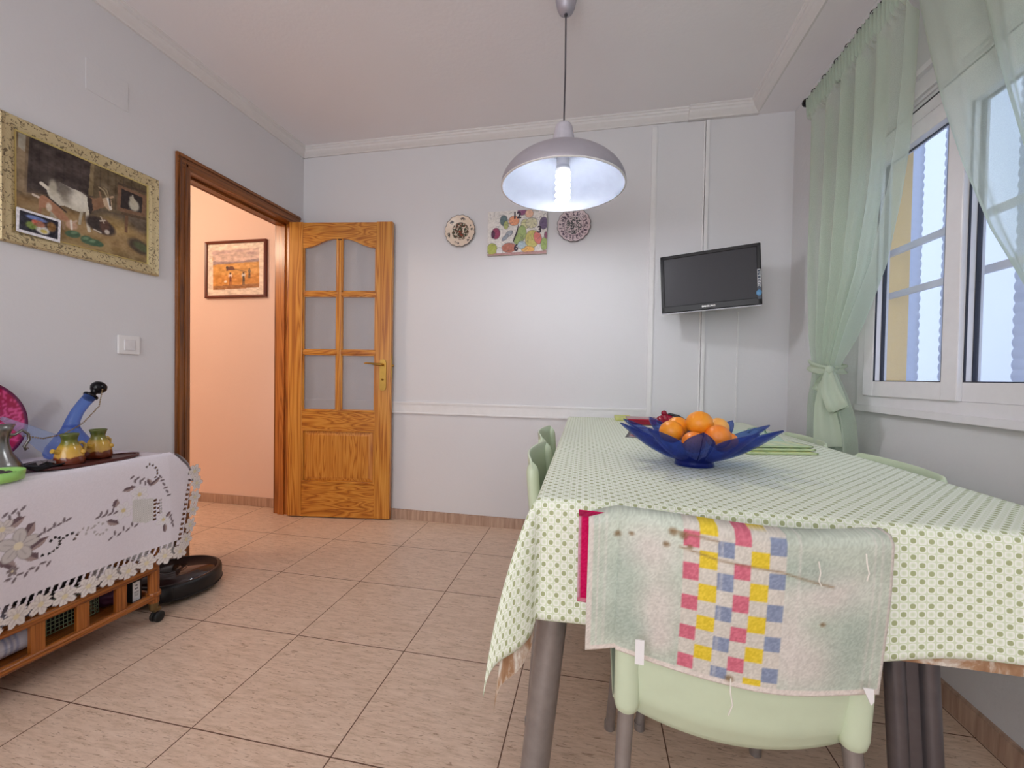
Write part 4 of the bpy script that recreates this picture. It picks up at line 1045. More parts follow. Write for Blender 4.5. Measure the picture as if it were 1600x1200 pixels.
mb = MB(); mb.box(.03, .415, -2.33, -1.305, .645, .660, 0, .004); obj('tray_top', mb, M['rattan'], tro)
for px in (.405, .040):
    m_ = MB(); m_.tube([(px, Ya, .108), (px, Yb, .108)], [.0145, .0145], 14); obj('lower_rail', m_, M['rattan'], tro)
    m_ = MB(); m_.tube([(px, Ya, .222), (px, Yb, .222)], [.0165, .0165], 14); obj('upper_rail', m_, M['rattan'], tro)
for z, r in ((.222, .0165), (.108, .0145)):
    m_ = MB(); m_.tube([(.045, Yb, z), (.40, Yb, z)], r, 14); obj('end_rail', m_, M['rattan'], tro)
for py in (-1.483, -1.600, -1.718, -1.84, -1.965, -2.09):
    m_ = MB(); m_.box(.397, .411, py - .018, py + .018, .112, .212, 0, .002); obj('slat', m_, M['rattanz'], tro)

# ---- cut-work cloth on the trolley
Y0, Z0 = -2.36, .236
P = Paint(1.20, .440, .0029, (226, 220, 228)); P.a[:] = 0
S = lambda y, z: (y - Y0, z - Z0)
def setA(mask, v): P.a = np.where(np.asarray(mask) > .5, v, P.a)
body = P.poly([S(*q_) for q_ in ((-2.40, .70), (-1.319, .70), (-1.308, .668), (-1.246, .598), (-1.226, .555), (-1.284, .292), (-2.40, .285))], (226, 220, 228)); setA(body, 1)
# gentle weave shading only as colour speckle
P.rgb += (rng.random(P.X.shape) * 6 - 3)[..., None]
def leaf_(y, z, l, wd, a, c=(122, 102, 106)):
    X, Y = S(y, z); ca, sa = cos(a), sin(a)
    if l < wd: l, wd, ca, sa = wd, l, cos(a + PI / 2), sin(a + PI / 2)
    R_ = lambda u, v: (X + u * ca - v * sa, Y + u * sa + v * ca)
    up_ = [R_(l * (1 - 2 * t), wd * .9 * sin(PI * t) ** .8 * (1 + .25 * sin(3 * PI * t))) for t in np.linspace(0, 1, 12)]
    dn_ = [R_(l * (2 * t - 1), -wd * .9 * sin(PI * t) ** .8) for t in np.linspace(0, 1, 12)]
    mid_ = [R_(l, 0), R_(-l, 0)]
    P.poly(up_, (112, 92, 98)); P.poly(dn_, (168, 148, 146)); P.line(mid_, .002, (96, 80, 86), .7)
def flower_(y, z, r, c=(214, 206, 204), edge=(150, 142, 142), cut=False, n=6, ph=.3, cen=(226, 214, 178)):
    X, Y = S(y, z)
    m = np.zeros(P.X.shape)
    for k in range(n):
        a = 2 * PI * k / n + ph; cx, cy = X + r * .58 * cos(a), Y + r * .58 * sin(a)
        P.ell(cx, cy, r * .50, r * .36, edge, a, .9, .15); q_ = P.ell(cx, cy, r * .46, r * .32, c, a, .95, .15); m = np.maximum(m, q_)
        P.line([(X + r * .2 * cos(a), Y + r * .2 * sin(a)), (X + r * .75 * cos(a), Y + r * .75 * sin(a))], .0025, edge, .55)
    m = np.maximum(m, P.ell(X, Y, r * .24, r * .24, cen, 0, .95, .3))
    if cut: setA(m, 1)
def sprig(pts, ang, l=.009, w=.0035):
    for i, (y, z) in enumerate(pts):
        X, Y = S(y, z); P.ell(X, Y, l, w, (112, 98, 104), ang + (.9 if i % 2 else -.1), .9, .3)
def holes(pts, step, l, w, rot=0, alpha=True):
    """cut holes along a line"""
    for (y0, z0), (y1, z1) in zip(pts[:-1], pts[1:]):
        L = math.hypot(y1 - y0, z1 - z0); n = max(1, int(L / step)); a = math.atan2(z1 - z0, y1 - y0)
        for k in range(n):
            t = (k + .5) / n; X, Y = S(y0 + (y1 - y0) * t, z0 + (z1 - z0) * t); c, s = cos(a + rot), sin(a + rot)
            dx, dy = P.X - X, P.Y - Y; m = (np.abs(dx * c + dy * s) < l) & (np.abs(-dx * s + dy * c) < w)
            if alpha: setA(m, 0)
            else: P.blend(m.astype(float), (168, 160, 160), .8)
# lower lace
y = -2.34
while y < -1.30:
    X, Y = S(y, .302); m = (np.abs(P.X - X - (P.Y - Y) * .35) < .0062) & (np.abs(P.Y - Y) < .0105); setA(m, 0)
    y += .0205
setA((P.Y < .285 - Z0) & (P.X < 1.045), 0)
m = (np.abs(P.Y - (.284 - Z0)) < .006) & (P.X < 1.06); setA(m, 1)
y = -2.33; k = 0
while y < -1.29:
    flower_(y, .266 + .004 * sin(k * 2.1), .033, (232, 226, 222), (176, 164, 160), True, 6, k * .7); 
    X, Y = S(y + .0305, .286); setA((np.abs(P.X - X) + np.abs(P.Y - Y)) < .0085, 0)
    y += .061; k += 1
# end lace
hl = [(-1.240, .590), (-1.299, .305)]
holes([(-1.238, .585), (-1.236, .55), (-1.297, .305)], .0185, .0048, .0075)
for k, (a, b) in enumerate(((-1.212, .572), (-1.202, .520), (-1.213, .462), (-1.224, .412), (-1.240, .352), (-1.262, .300))): flower_(a, b, .030, (228, 222, 220), (176, 168, 166), True, 6, k)
# embroidery
for yy in (-1.776, -2.18): 
    d = yy + 1.776
    for a, b, l, w_, an in ((-1.787, .543, .030, .014, .5), (-1.751, .512, .024, .016, 1.0), (-1.729, .462, .028, .012, .5), (-1.747, .432, .026, .016, -.7), (-1.80, .43, .026, .014, 2.4), (-1.822, .50, .026, .014, 2.0)): leaf_(a + d, b, l, w_, an)
    flower_(yy, .474, .048, (206, 200, 198), (150, 142, 142), False, 5, .2, (232, 222, 196)); flower_(yy - .036, .536, .030, (216, 208, 206), (160, 150, 150), False, 5, .8)
    sprig([(-1.725 + d + .012 * i, .488 + .006 * (i % 2) + .004 * i) for i in range(7)], .6); sprig([(-1.805 + d + .010 * i, .575 - .012 * (i % 2) + .002 * i) for i in range(5)], .9)
    sprig([(-1.80 + d + .014 * i, .385 - .010 * (i % 2) + .002 * i) for i in range(8)], .1); flower_(-1.79 + d, .405, .014, (150, 138, 140), (110, 98, 104), False, 5)
for a, b, r in ((-1.440, .535, .030), (-1.494, .492, .030), (-1.357, .414, .026)): flower_(a, b, r, (230, 226, 230), (204, 198, 202), False, 6, a * 9, (216, 200, 150))
for a, b, l, w_, an in ((-1.475, .565, .022, .010, .15), (-1.405, .573, .016, .009, 2.0), (-1.385, .570, .022, .009, .6), (-1.519, .524, .015, .012, 1.2), (-1.528, .460, .022, .012, -.5), (-1.352, .380, .010, .016, 0), (-1.338, .43, .012, .008, .8)): leaf_(a, b, l, w_, an)
sprig([(-1.465 + .009 * i, .605 - .012 * (i % 2) - .004 * i) for i in range(6)], .7); sprig([(-1.573 + .009 * i, .492 + .010 * (i % 2)) for i in range(7)], .5); sprig([(-1.535 + .014 * i, .405 + .012 * (i % 2) + .003 * i) for i in range(8)], .7); sprig([(-1.365 + .006 * i, .585 - .016 * i) for i in range(6)], -.8); sprig([(-1.33 + .003 * i, .42 - .013 * i) for i in range(4)], .9)
gp = P.poly([S(*q_) for q_ in ((-1.462, .522), (-1.391, .508), (-1.391, .428), (-1.417, .420), (-1.465, .440))], (190, 188, 184), .9)
ck_ = ((np.floor(P.X / .0042) + np.floor(P.Y / .0042)) % 2) * gp; P.blend(ck_, (226, 224, 222), .8)
holes([(-1.385, .505), (-1.388, .418)], .013, .004, .005); holes([(-1.366, .50), (-1.366, .44)], .012, .0036, .0036); holes([(-1.376, .49), (-1.376, .44)], .016, .0026, .004)
ch = [[(-1.727, .425), (-1.707, .419), (-1.685, .426), (-1.673, .444), (-1.678, .465), (-1.693, .466), (-1.702, .452)], [(-1.671, .453), (-1.652, .464), (-1.633, .462), (-1.629, .446), (-1.644, .438)], [(-1.417, .625), (-1.410, .642), (-1.395, .640), (-1.377, .617), (-1.377, .594), (-1.388, .58)]]
for c in ch: holes(c, .0105, .0038, .0036)
for c in ([(-1.629, .451), (-1.623, .468), (-1.605, .469), (-1.584, .459), (-1.58, .473), (-1.563, .474), (-1.555, .459)], [(-1.584, .454), (-1.58, .438), (-1.563, .429), (-1.542, .444)], [(-1.605, .468), (-1.60, .452), (-1.612, .445)]): holes(c, .0095, .0035, .0036, 0, False)
def front(x, y):
    Y = Y0 + x; Z = Z0 + y; d = .668 - Z
    X = .4235 + .012 * (1 - math.exp(-max(0, d) / .02)) + .010 * sin(Y * 9 + .5) * max(0, d) / .4 + .004 * sin(Y * 23) * max(0, d) / .4
    if Y > -1.33: X -= .10 * (Y + 1.33)
    if Z > .662: X = .4235 - (Z - .662) * .6; Z = .662 + (Z - .662) * .6
    return (X, Y, Z)
lc = P.mesh(front)
n0 = len(lc.v)
P2 = Paint(.395, 1.05, .006, (226, 220, 228)); P2.rgb += (rng.random(P2.X.shape) * 6 - 3)[..., None]
for k in range(12):
    a = .93 + .05 * sin(k * .9); P2.ell(.02 + .03 * k, a, .010, .006, (130, 118, 122), k, .8, .4)
tm = P2.mesh(lambda x, y: (.030 + x, Y0 + y, .6625 + .0025 * sin(x * 40) * sin(y * 21) * .3)); lc.add(tm.v, tm.f, 0, True)
P3 = Paint(.395, .15, .006, (226, 220, 228)); em = P3.mesh(lambda x, y: (.030 + x, -1.312 + .006 + .10 * (1 - math.exp(-y / .06)) * (.55 + .45 * x / .395), .6625 - max(0, y - .01) * .95)); lc.add(em.v, em.f, 0, True)
lc.col = np.concatenate([P.colors(), P2.colors(), P3.colors()])
o = obj('lace_cloth', lc, vcol('cutwork_linen', .8, True, .15, 900, .2), loc=(.22, -1.8, .665), fixn=False)
tag(o, 'white cut-work cloth with brown embroidered flowers draped over the trolley', 'cloth')

# ---- things on the trolley
ZS = .6655
ceramic = NT('glazed_ceramic')
v = ceramic.coords('Object'); sp = ceramic.node('ShaderNodeSeparateXYZ'); ceramic.l.new(v, sp.inputs[0])
zz = ceramic.math('ADD', ceramic.math('MULTIPLY', sp.outputs[2], 9.6), ceramic.math('MULTIPLY', ceramic.math('SUBTRACT', ceramic.noise(v, 60, 3), .5), .22))
ceramic.base(ceramic.ramp(zz, [(.0, C3(96, 40, 24)), (.24, C3(112, 48, 26)), (.29, C3(206, 160, 74)), (.55, C3(198, 160, 62)), (.70, C3(120, 118, 40)), (.88, C3(72, 84, 34)), (1, C3(92, 100, 48))]), .16, 0, .6)
def pitcher(loc, rz, label):
    t = thing('clay_pitcher', label, 'pitcher', loc, rz, 'glazed clay pitchers on the trolley')
    b = MB(); b.lathe([(0, 0), (.037, 0), (.0395, .006), (.0395, .016), (.037, .034), (.033, .050), (.027, .064), (.0205, .076), (.0195, .084), (.0235, .098), (.0255, .103), (.024, .105), (.021, .100), (.017, .084), (.018, .072), (.028, .05), (.0, .03)], (0, 0, 0), 36)
    b.tube([(0, -.030, .044), (0, -.044, .050), (0, -.053, .053)], [.009, .0065, .0075], 12)
    b.sphere((.033, .014, .042), .008, 0, 12, 8)
    obj('body', b, ceramic.m, t, local=True)
    h = MB(); h.tube([(0, .024, .066), (0, .038, .070), (0, .050, .060), (0, .049, .042), (0, .036, .032)], [.006, .0055, .0055, .0055, .0055], 10)
    obj('handle', h, plain('ochre_glaze', (196, 164, 84), .2), t, local=True)
    return t
p0 = pitcher((.335, -1.590, ZS + .008), .15, 'nearer glazed clay pitcher at the front edge of the trolley')
dup(p0, (.295, -1.478, ZS + .008), .30, 'farther glazed clay pitcher at the trolley corner, by the blue bottle')
mb = MB(); ring = lambda k: [(.325 + .062 * k * cos(a), -1.515 + .150 * k * sin(a)) for a in np.linspace(0, 2 * PI, 48, endpoint=False)]
mb.prism(ring(1), ZS + .0005, ZS + .006, 2)
a_, b_ = ring(1.0), ring(.93)
mb.add([(x, y, ZS + .006) for x, y in a_] + [(x, y, ZS + .010) for x, y in a_] + [(x, y, ZS + .010) for x, y in b_] + [(x, y, ZS + .006) for x, y in b_], [(r * 48 + k, r * 48 + (k + 1) % 48, (r + 1) * 48 + (k + 1) % 48, (r + 1) * 48 + k) for r in range(3) for k in range(48)])
tag(obj('oval_tray', mb, plain('dark_red_wood', (84, 40, 34), .4), loc=(.325, -1.515, ZS)), 'dark reddish oval tray under the two clay pitchers', 'tray')

# blue glass drinking jug with a long spout, stopper and chain
def light_blue():
    t = NT('blue_bottle_glass'); tr = t.node('ShaderNodeBsdfTransparent'); tr.inputs[0].default_value = (.52, .66, .95, 1)
    t.base(C3(84, 116, 196), .04, 0, .7); lw = t.node('ShaderNodeLayerWeight'); lw.inputs[0].default_value = .4
    f = t.math('ADD', .22, t.math('MULTIPLY', lw.outputs['Facing'], .55), clamp=True)
    mx = t.node('ShaderNodeMixShader'); t.l.new(f, mx.inputs[0]); t.l.new(tr.outputs[0], mx.inputs[1]); t.l.new(t.bsdf.outputs[0], mx.inputs[2]); t.l.new(mx.outputs[0], t.out.inputs[0]); return t.m
M['bottle'] = light_blue()
M['clearblue'] = glassy('clear_blue_glass', (190, 205, 235), .22, .05, (.86, .91, 1))
PX, PYc = .165, -1.478
por = thing('spouted_wine_bottle', 'blue glass spouted drinking bottle with black stopper and chain on the trolley', 'bottle', (PX, PYc, ZS))
b = MB(); b.lathe([(0, .002), (.060, .002), (.070, .010), (.073, .024), (.066, .046), (.046, .078), (.030, .104), (.022, .122)], (PX, PYc, ZS), 40)
b.tube([(PX, PYc, ZS + .112), (PX, PYc + .006, ZS + .140), (PX, PYc + .020, ZS + .172), (PX, PYc + .040, ZS + .202), (PX, PYc + .060, ZS + .226)], [.025, .0205, .019, .019, .020], 20, 0, False)
obj('glass_body', b, M['bottle'], por)
b = MB(); b.tube([(PX + .03, PYc - .045, ZS + .040), (PX + .02, PYc - .085, ZS + .074), (PX + .01, PYc - .130, ZS + .118), (PX, PYc - .190, ZS + .168)], [.040, .034, .020, .006], 20, 0, False)
obj('spout', b, M['clearblue'], por)
b = MB(); ax = Matrix.Rotation(-math.radians(40), 4, 'X'); c_ = Vector((PX, PYc + .060, ZS + .226))
b.lathe([(.0, -.012), (.017, -.012), (.020, .0), (.024, .002), (.024, .008), (.012, .012), (.010, .022), (.018, .028), (.025, .040), (.026, .050), (.021, .062), (.010, .069), (0, .070)], c_, 24, 0, ax)
obj('stopper', b, M['black'], por)
b = MB(); A_ = [Vector((PX + .026, PYc + .085, ZS + .255)), Vector((PX + .034, PYc + .068, ZS + .190)), Vector((PX + .034, PYc + .020, ZS + .135)), Vector((PX + .036, PYc + .003, ZS + .122)), Vector((PX + .045, PYc - .05, ZS + .098)), Vector((PX + .05, PYc - .11, ZS + .090)), Vector((PX + .03, PYc - .155, ZS + .105))]
for a, c in zip(A_[:-1], A_[1:]):
    n = max(2, int((c - a).length / .0062))
    for k in range(n): b.sphere(tuple(a + (c - a) * (k / n)), .0027, 0, 8, 6)
obj('chain', b, plain('old_brass_chain', (150, 128, 92), .35, .8), por)
# crimson plate leaning on the wall
P = Paint(1, 1, 1); cols = []; vs = []; nr, nt = 26, 120
for i in range(nr + 1):
    for k in range(nt):
        q_ = i / nr; t_ = 2 * PI * k / nt; r = .152 * q_; yy, zz_ = r * cos(t_), r * sin(t_)
        n = mnoise.noise(Vector((yy * 60, zz_ * 60, 1)))
        c = np.array((150, 16, 66.)); 
        if abs(n) < .14 and q_ > .4: c = np.array((206, 70, 130.))
        if q_ > .93: c = np.array((96, 20, 66.))
        if q_ < .35: c = np.array((120, 10, 40.))
        cols.append(c); lean = .030 + (.152 - zz_) * .16; vs.append((lean + .026 * q_ ** 2.2 , -1.704 + yy, ZS + .152 + zz_))
fs = [(i * nt + k, i * nt + (k + 1) % nt, (i + 1) * nt + (k + 1) % nt, (i + 1) * nt + k) for i in range(nr) for k in range(nt)]
mb = MB(); mb.add(vs, fs, 0, True); P.rgb = np.array(cols); P.a = np.ones(len(cols)); mb.col = P.colors()
o = solid(obj('crimson_plate', mb, vcol('crimson_glass', .10, False, .3, 120, .6), loc=(.05, -1.704, ZS)), .004)
tag(o, 'large crimson glass plate leaning on the left wall behind the pewter jug', 'plate')
pew = plain('pewter', (138, 136, 134), .28, .95, .12)
JX, JY = .285, -1.738
jug = thing('pewter_jug', 'small grey pewter jug with a curled handle at the photo left edge', 'jug', (JX, JY, ZS))
b = MB(); b.lathe([(0, 0), (.040, .0), (.050, .010), (.052, .024), (.044, .042), (.030, .066), (.023, .096), (.022, .115), (.027, .135), (.036, .156), (.033, .156), (.020, .118), (.0, .11)], (JX, JY, ZS), 36)
obj('body', b, pew, jug)
b = MB(); b.tube([(JX, JY + .026, ZS + .122), (JX, JY + .038, ZS + .121), (JX, JY + .055, ZS + .134), (JX, JY + .070, ZS + .120), (JX, JY + .072, ZS + .100), (JX, JY + .060, ZS + .080), (JX, JY + .064, ZS + .069), (JX, JY + .070, ZS + .074)], [.005, .0045, .0045, .0045, .004, .004, .004, .003], 8)
obj('handle', b, pew, jug)
b = MB(); pts = [(JX - .05 + .004 * cos(t * 9), JY - .07 + .115 * t + .0 , ZS + .205 - .100 * t + .004 * sin(t * 9 * 3)) for t in np.linspace(0, 1, 40)]
b.tube(pts, [.0042 + .0012 * sin(k * 1.2) for k in range(40)], 8)
b.sphere(pts[-1], .010, 0, 12, 8, (1, 1.6, .8))
tag(obj('twisted_spoon', b, plain('copper', (196, 124, 70), .3, .8), loc=pts[-1]), 'twisted copper-coloured spoon in front of the crimson plate', 'spoon')
pt = thing('metal_leaf_dish', 'low dark metal dish with raised leaf pattern beside the pewter jug', 'dish', (.300, -1.655, ZS))
b = MB(); b.lathe([(0, .003), (.036, .003), (.050, .014), (.056, .019), (.055, .021), (.048, .017), (.034, .007), (0, .007)], (.310, -1.640, ZS), 36); obj('dish', b, plain('dark_metal', (46, 44, 46), .35, .7), pt)
b = MB()
for k in range(7):
    a = k * .9; c_ = Vector((.310 + .026 * cos(a), -1.640 + .026 * sin(a), ZS + .020))
    b.grid(lambda u, w, a=a, c_=c_: tuple(c_ + Vector(((u - .5) * .040 * cos(a) - (w - .5) * .02 * sin(a) * sin(PI * u), (u - .5) * .040 * sin(a) + (w - .5) * .02 * cos(a) * sin(PI * u), .006 * sin(PI * u) + .003 * abs(w - .5)))), 8, 4)
obj('leaves', b, plain('silver_leaf', (150, 144, 146), .4, .6), pt)
gb = thing('green_bowl', 'light green round dish at the front edge of the trolley', 'dish', (.385, -1.80, ZS))
b = MB(); b.lathe([(0, .001), (.050, .001), (.062, .006), (.064, .032), (.061, .032), (.058, .008), (0, .007)], (.385, -1.803, ZS), 40); obj('dish', b, plain('lime_plastic', (152, 206, 112), .4), gb)
b = MB(); b.grid(lambda u, w: (.385 + (u - .5) * .075, -1.803 + (w - .5) * .075, ZS + .024 + .005 * sin(u * 14) * sin(w * 9)), 14, 14); obj('contents', b, plain('dark_contents', (62, 52, 58), .6, 0, .5, 80), gb)
# ---- lower shelf things
P = Paint(.42, .215, .0032, (222, 222, 234)); 
for k in range(90):
    x, y = rng.random() * .40, rng.random() * .21; P.line([(x, y), (x + .005 + .012 * rng.random(), y)], .003, (150, 152, 172), .7)
for x in (.33, .343, .356): P.line([(x, 0), (x, .215)], .006, (164, 172, 206), .9)
for x in (.09, .14, .20, .26): 
    for y in (.04, .10, .16): P.ell(x, y, .012, .009, (140, 142, 158), 0, .8, .2); P.ell(x, y, .006, .004, (222, 222, 234), 0, .9, .3)
for y in (.02, .055, .09, .125, .16, .195): P.line([(.385, y - .012), (.405, y), (.385, y + .012)], .004, (120, 124, 146), .8)
mb = P.mesh(lambda x, y: (.335 + .034 * cos(y / .034) * (1 + .05 * sin(y * 30)), -2.098 + x, .149 + .034 * sin(y / .034)))
tag(solid(obj('rolled_newspaper', mb, vcol('newsprint', .8), loc=(.335, -1.9, .13)), .001), 'rolled newspaper lying on the lower trolley shelf', 'newspaper')
mb = MB()
for k in range(3):
    mb.grid(lambda u, w, k=k: (.225 + .155 * u, -2.15 + .475 * w - .01 * k, .215 + .012 * k + .035 * (1 - w) ** 1.5 + .012 * sin(w * 4)), 6, 20)
tag(solid(obj('magazine_pile', mb, plain('magazine_paper', (204, 206, 226), .5, var=.12, vs=12), loc=(.27, -1.9, .2)), .006), 'loose white magazines above the rolled newspaper on the trolley shelf', 'magazines')
bk = thing('wire_basket', 'small dark wire mesh basket behind the trolley slats', 'basket', (.24, -1.58, .112))
b = MB(); bx0_, bx1_, by0, by1 = .235, .335, -1.665, -1.505
for z in np.linspace(.118, .198, 7): b.tube([(bx0_, by0, z), (bx1_, by0, z), (bx1_, by1, z), (bx0_, by1, z), (bx0_, by0, z)], .0016, 5)
for y in np.linspace(by0, by1, 15): b.tube([(bx1_, y, .116), (bx1_, y, .2)], .0014, 5)
for x in np.linspace(bx0_, bx1_, 13): b.tube([(x, by1, .116), (x, by1, .2)], .0014, 5); b.tube([(x, by0, .116), (x, by0, .2)], .0014, 5)
obj('wire_mesh', b, plain('green_wire_mesh', (142, 158, 128), .5), bk)
b = MB(); b.box(bx0_, bx1_ - .02, by0 + .01, by1 - .01, .1135, .165, 0, .015); obj('dark_contents', b, plain('basket_contents', (24, 26, 28), .7), bk)
b = MB(); bm = bmesh.new(); bmesh.ops.create_icosphere(bm, subdivisions=4, radius=1)
for v_ in bm.verts:
    d = v_.co.normalized(); s_ = 1 + .18 * mnoise.noise(d * 2.5 + Vector((3, 1, 2))); v_.co = Vector((.295 + d.x * .060 * s_, -1.452 + d.y * .040 * s_, max(.1135, .150 + d.z * .045 * s_)))
b.bm(bm, 0, True); tag(obj('purple_bag', b, plain('purple_cloth', (74, 34, 62), .6), loc=(.30, -1.455, .12)), 'dark purple cloth bundle on the trolley shelf near the corner', 'bag')
bx = thing('label_box', 'small upright black box with white label by the trolley corner post', 'box', (.365, -1.415, .112))
b = MB(); b.box(.345, .383, -1.428, -1.392, .1125, .192, 0, .003); obj('box', b, M['blackm'], bx)
b = MB(); b.box(.383, .3842, -1.426, -1.400, .116, .188); lb = obj('label', b, plain('label_white', (226, 228, 232), .5), bx)
b = MB()
for k, (z, wdt) in enumerate(((.172, .008), (.160, .012), (.150, .016), (.146, .016), (.140, .016), (.135, .014))): b.box(.3842, .3845, -1.413 - wdt / 2, -1.413 + wdt / 2, z, z + (.006 if k < 2 else .002))
obj('print', b, plain('label_ink', (120, 124, 132), .6), lb)

b = MB(); bm = bmesh.new(); bmesh.ops.create_icosphere(bm, subdivisions=4, radius=1)
for v_ in bm.verts:
    d = v_.co.normalized(); s_ = 1 + .14 * mnoise.noise(d * 3 + Vector((7, 1, 5))); q_ = lambda k: math.copysign(abs(k) ** .6, k)
    v_.co = Vector((.140 + q_(d.x) * .072 * s_, -1.80 + q_(d.y) * .37 * s_, max(.1135, .26 + q_(d.z) * .16 * s_)))
b.bm(bm, 0, True); tag(obj('shade_filler', b, plain('shade_filler_black', (26, 24, 30), .8), loc=(.14, -1.80, .12)), 'long black filler added at the back of the lower trolley shelf as shade behind the lace', 'bag')  # added dark mass, stands in for the shade seen through the lace holes
# ------------------------------------------------------------------ ROBOT VACUUM
VX, VY, VR = .234, -1.130, .172
rv = thing('robot_vacuum', 'round black robot vacuum on the floor by the door frame', 'robot vacuum', (VX, VY, 0))
b = MB(); b.lathe([(0, .012), (VR - .02, .012), (VR - .004, .020), (VR, .030), (VR, .078), (VR - .003, .086), (VR - .010, .090), (VR - .018, .089), (VR - .020, .086), (0, .086)], (VX, VY, 0), 96); obj('body', b, plain('vacuum_black', (18, 17, 20), .35), rv)
b = MB(); b.lathe([(0, .0875), (VR - .0195, .0875), (VR - .020, .086)], (VX, VY, 0), 96); obj('top_plate', b, plain('smoked_top', (58, 42, 42), .07, 0, .02, 30, 0, .8), rv)
b = MB(); cx_, cy_ = VX - .03, VY + .005
b.lathe([(.050, .0876), (.056, .0882), (.056, .0878)], (cx_, cy_, 0), 48, 0, None, False); b.lathe([(0, .0905), (.036, .0905), (.040, .0885), (.040, .0876)], (cx_ - .008, cy_, 0), 40); b.box(cx_ - .02, cx_ + .02, cy_ + .03, cy_ + .055, .0876, .0884)
obj('sensor_cap', b, plain('smoked_cap', (26, 24, 26), .12), rv)
b = MB(); b.tube([(VX + (VR + .0008) * cos(a), VY + (VR + .0008) * sin(a), .030) for a in np.linspace(-1.9, 1.2, 50)], .0022, 6); b.tube([(VX + (VR + .0005) * cos(-.75), VY + (VR + .0005) * sin(-.75), z) for z in (.03, .08)], .0015, 6); obj('bumper_seam', b, M['blackm'], rv)
for s_ in (-.11, .11): b = MB(); b.lathe([(0, -.012), (.030, -.012), (.032, 0), (.030, .012), (0, .012)], (VX + s_, VY, .032), 20, 0, Matrix.Rotation(PI / 2, 4, 'Y')); obj('wheel', b, M['rubber'], rv)

# ------------------------------------------------------------------ CURTAINS
rod = thing('curtain_rod', 'thin dark curtain rod with ball end above the window', 'curtain rod', (3.08, -1.2, 2.364))
b = MB(); b.tube([(3.08, -.385, 2.367), (3.08, -2.1, 2.367)], .008, 12); obj('pole', b, M['blackm'], rod)
b = MB(); b.sphere((3.08, -.372, 2.365), .020, 0, 18, 12); b.lathe([(.010, -.012), (.014, -.008), (.010, -.004)], (3.08, -.386, 2.367), 14, 0, Matrix.Rotation(PI / 2, 4, 'X')); obj('ball_end', b, M['black'], rod)
for py in (-.455, -.55, -.648, -.73, -.81, -.89, -.98, -1.15, -1.30, -1.46, -1.62, -1.78):
    b = MB(); b.tube([(3.08 + .016 * cos(a), py + .004 * sin(a), 2.360 + .020 * sin(a)) for a in np.linspace(0, 2 * PI, 20)], .0022, 6); obj('ring', b, M['blackm'], rod)
for py in (-.50, -1.9):
    b = MB(); b.tube([(3.08, py, 2.367), (3.12, py, 2.367), (XR, py, 2.372)], .006, 8); b.lathe([(0, -.004), (.020, -.004), (.020, 0), (0, 0)], (XR - .001, py, 2.372), 16, 0, Matrix.Rotation(PI / 2, 4, 'Y')); obj('bracket', b, M['blackm'], rod)
def interp(tab, z):
    t = sorted(tab, key=lambda q_: q_[1]); zs = [q_[1] for q_ in t]; ys = [q_[0] for q_ in t]; return float(np.interp(z, zs, ys))
def curtain(Lt, Rt, ztop, zbot, nf, nu, nv, tie, ph, amp=.030, pleat=30):
    def fn(a, b):
        z = ztop + (zbot - ztop) * b; yl, yr = interp(Lt, z), interp(Rt, z); y = yl + (yr - yl) * a
        wd = abs(yr - yl); g_ = math.exp(-((z - tie) / .10) ** 2)
        am = amp * (1 - .55 * g_)
        warp = a + .022 * sin(a * 9 + b * 2.2 + ph)
        f = sin(2 * PI * nf * warp + ph + .6 * sin(3 * b + a * 5)) + .35 * sin(2 * PI * nf * 2.1 * warp + 1.3 * ph + b * 2)
        hd = max(0, min(1, (z - (ztop - .115)) / .02))
        x = 3.078 + am * f * (1 - hd) + hd * (-.020 + .010 * sin(2 * PI * pleat * a)) + (-.012 * g_)
        y += hd * .004 * sin(2 * PI * pleat * a + 1)
        if z < tie: x += .006 * sin(2 * PI * 3 * a)
        return (x, y, z)
    mb = MB(); mb.grid(fn, nu, nv); return mb
Ll = [(-.405, 2.39), (-.415, 2.36), (-.432, 2.25), (-.436, 2.1), (-.447, 1.595), (-.47, 1.408), (-.515, 1.20), (-.545, 1.08), (-.540, 1.04), (-.517, .906), (-.502, .70)]
Lr = [(-1.10, 2.39), (-1.098, 2.25), (-1.085, 2.0), (-1.076, 1.905), (-1.067, 1.80), (-1.034, 1.645), (-.998, 1.528), (-.965, 1.425), (-.903, 1.325), (-.83, 1.215), (-.765, 1.10), (-.735, 1.05), (-.770, .94), (-.82, .84), (-.845, .70)]
lcu = thing('sheer_curtain', 'sheer green curtain gathered with a bow, left of the window', 'curtain', (3.08, -.7, .7), 0, 'sheer green curtains at the window')
obj('panel', curtain(Ll, Lr, 2.345, .705, 5.6, 260, 150, 1.05, .7), M['sheer'], lcu)
b = MB()
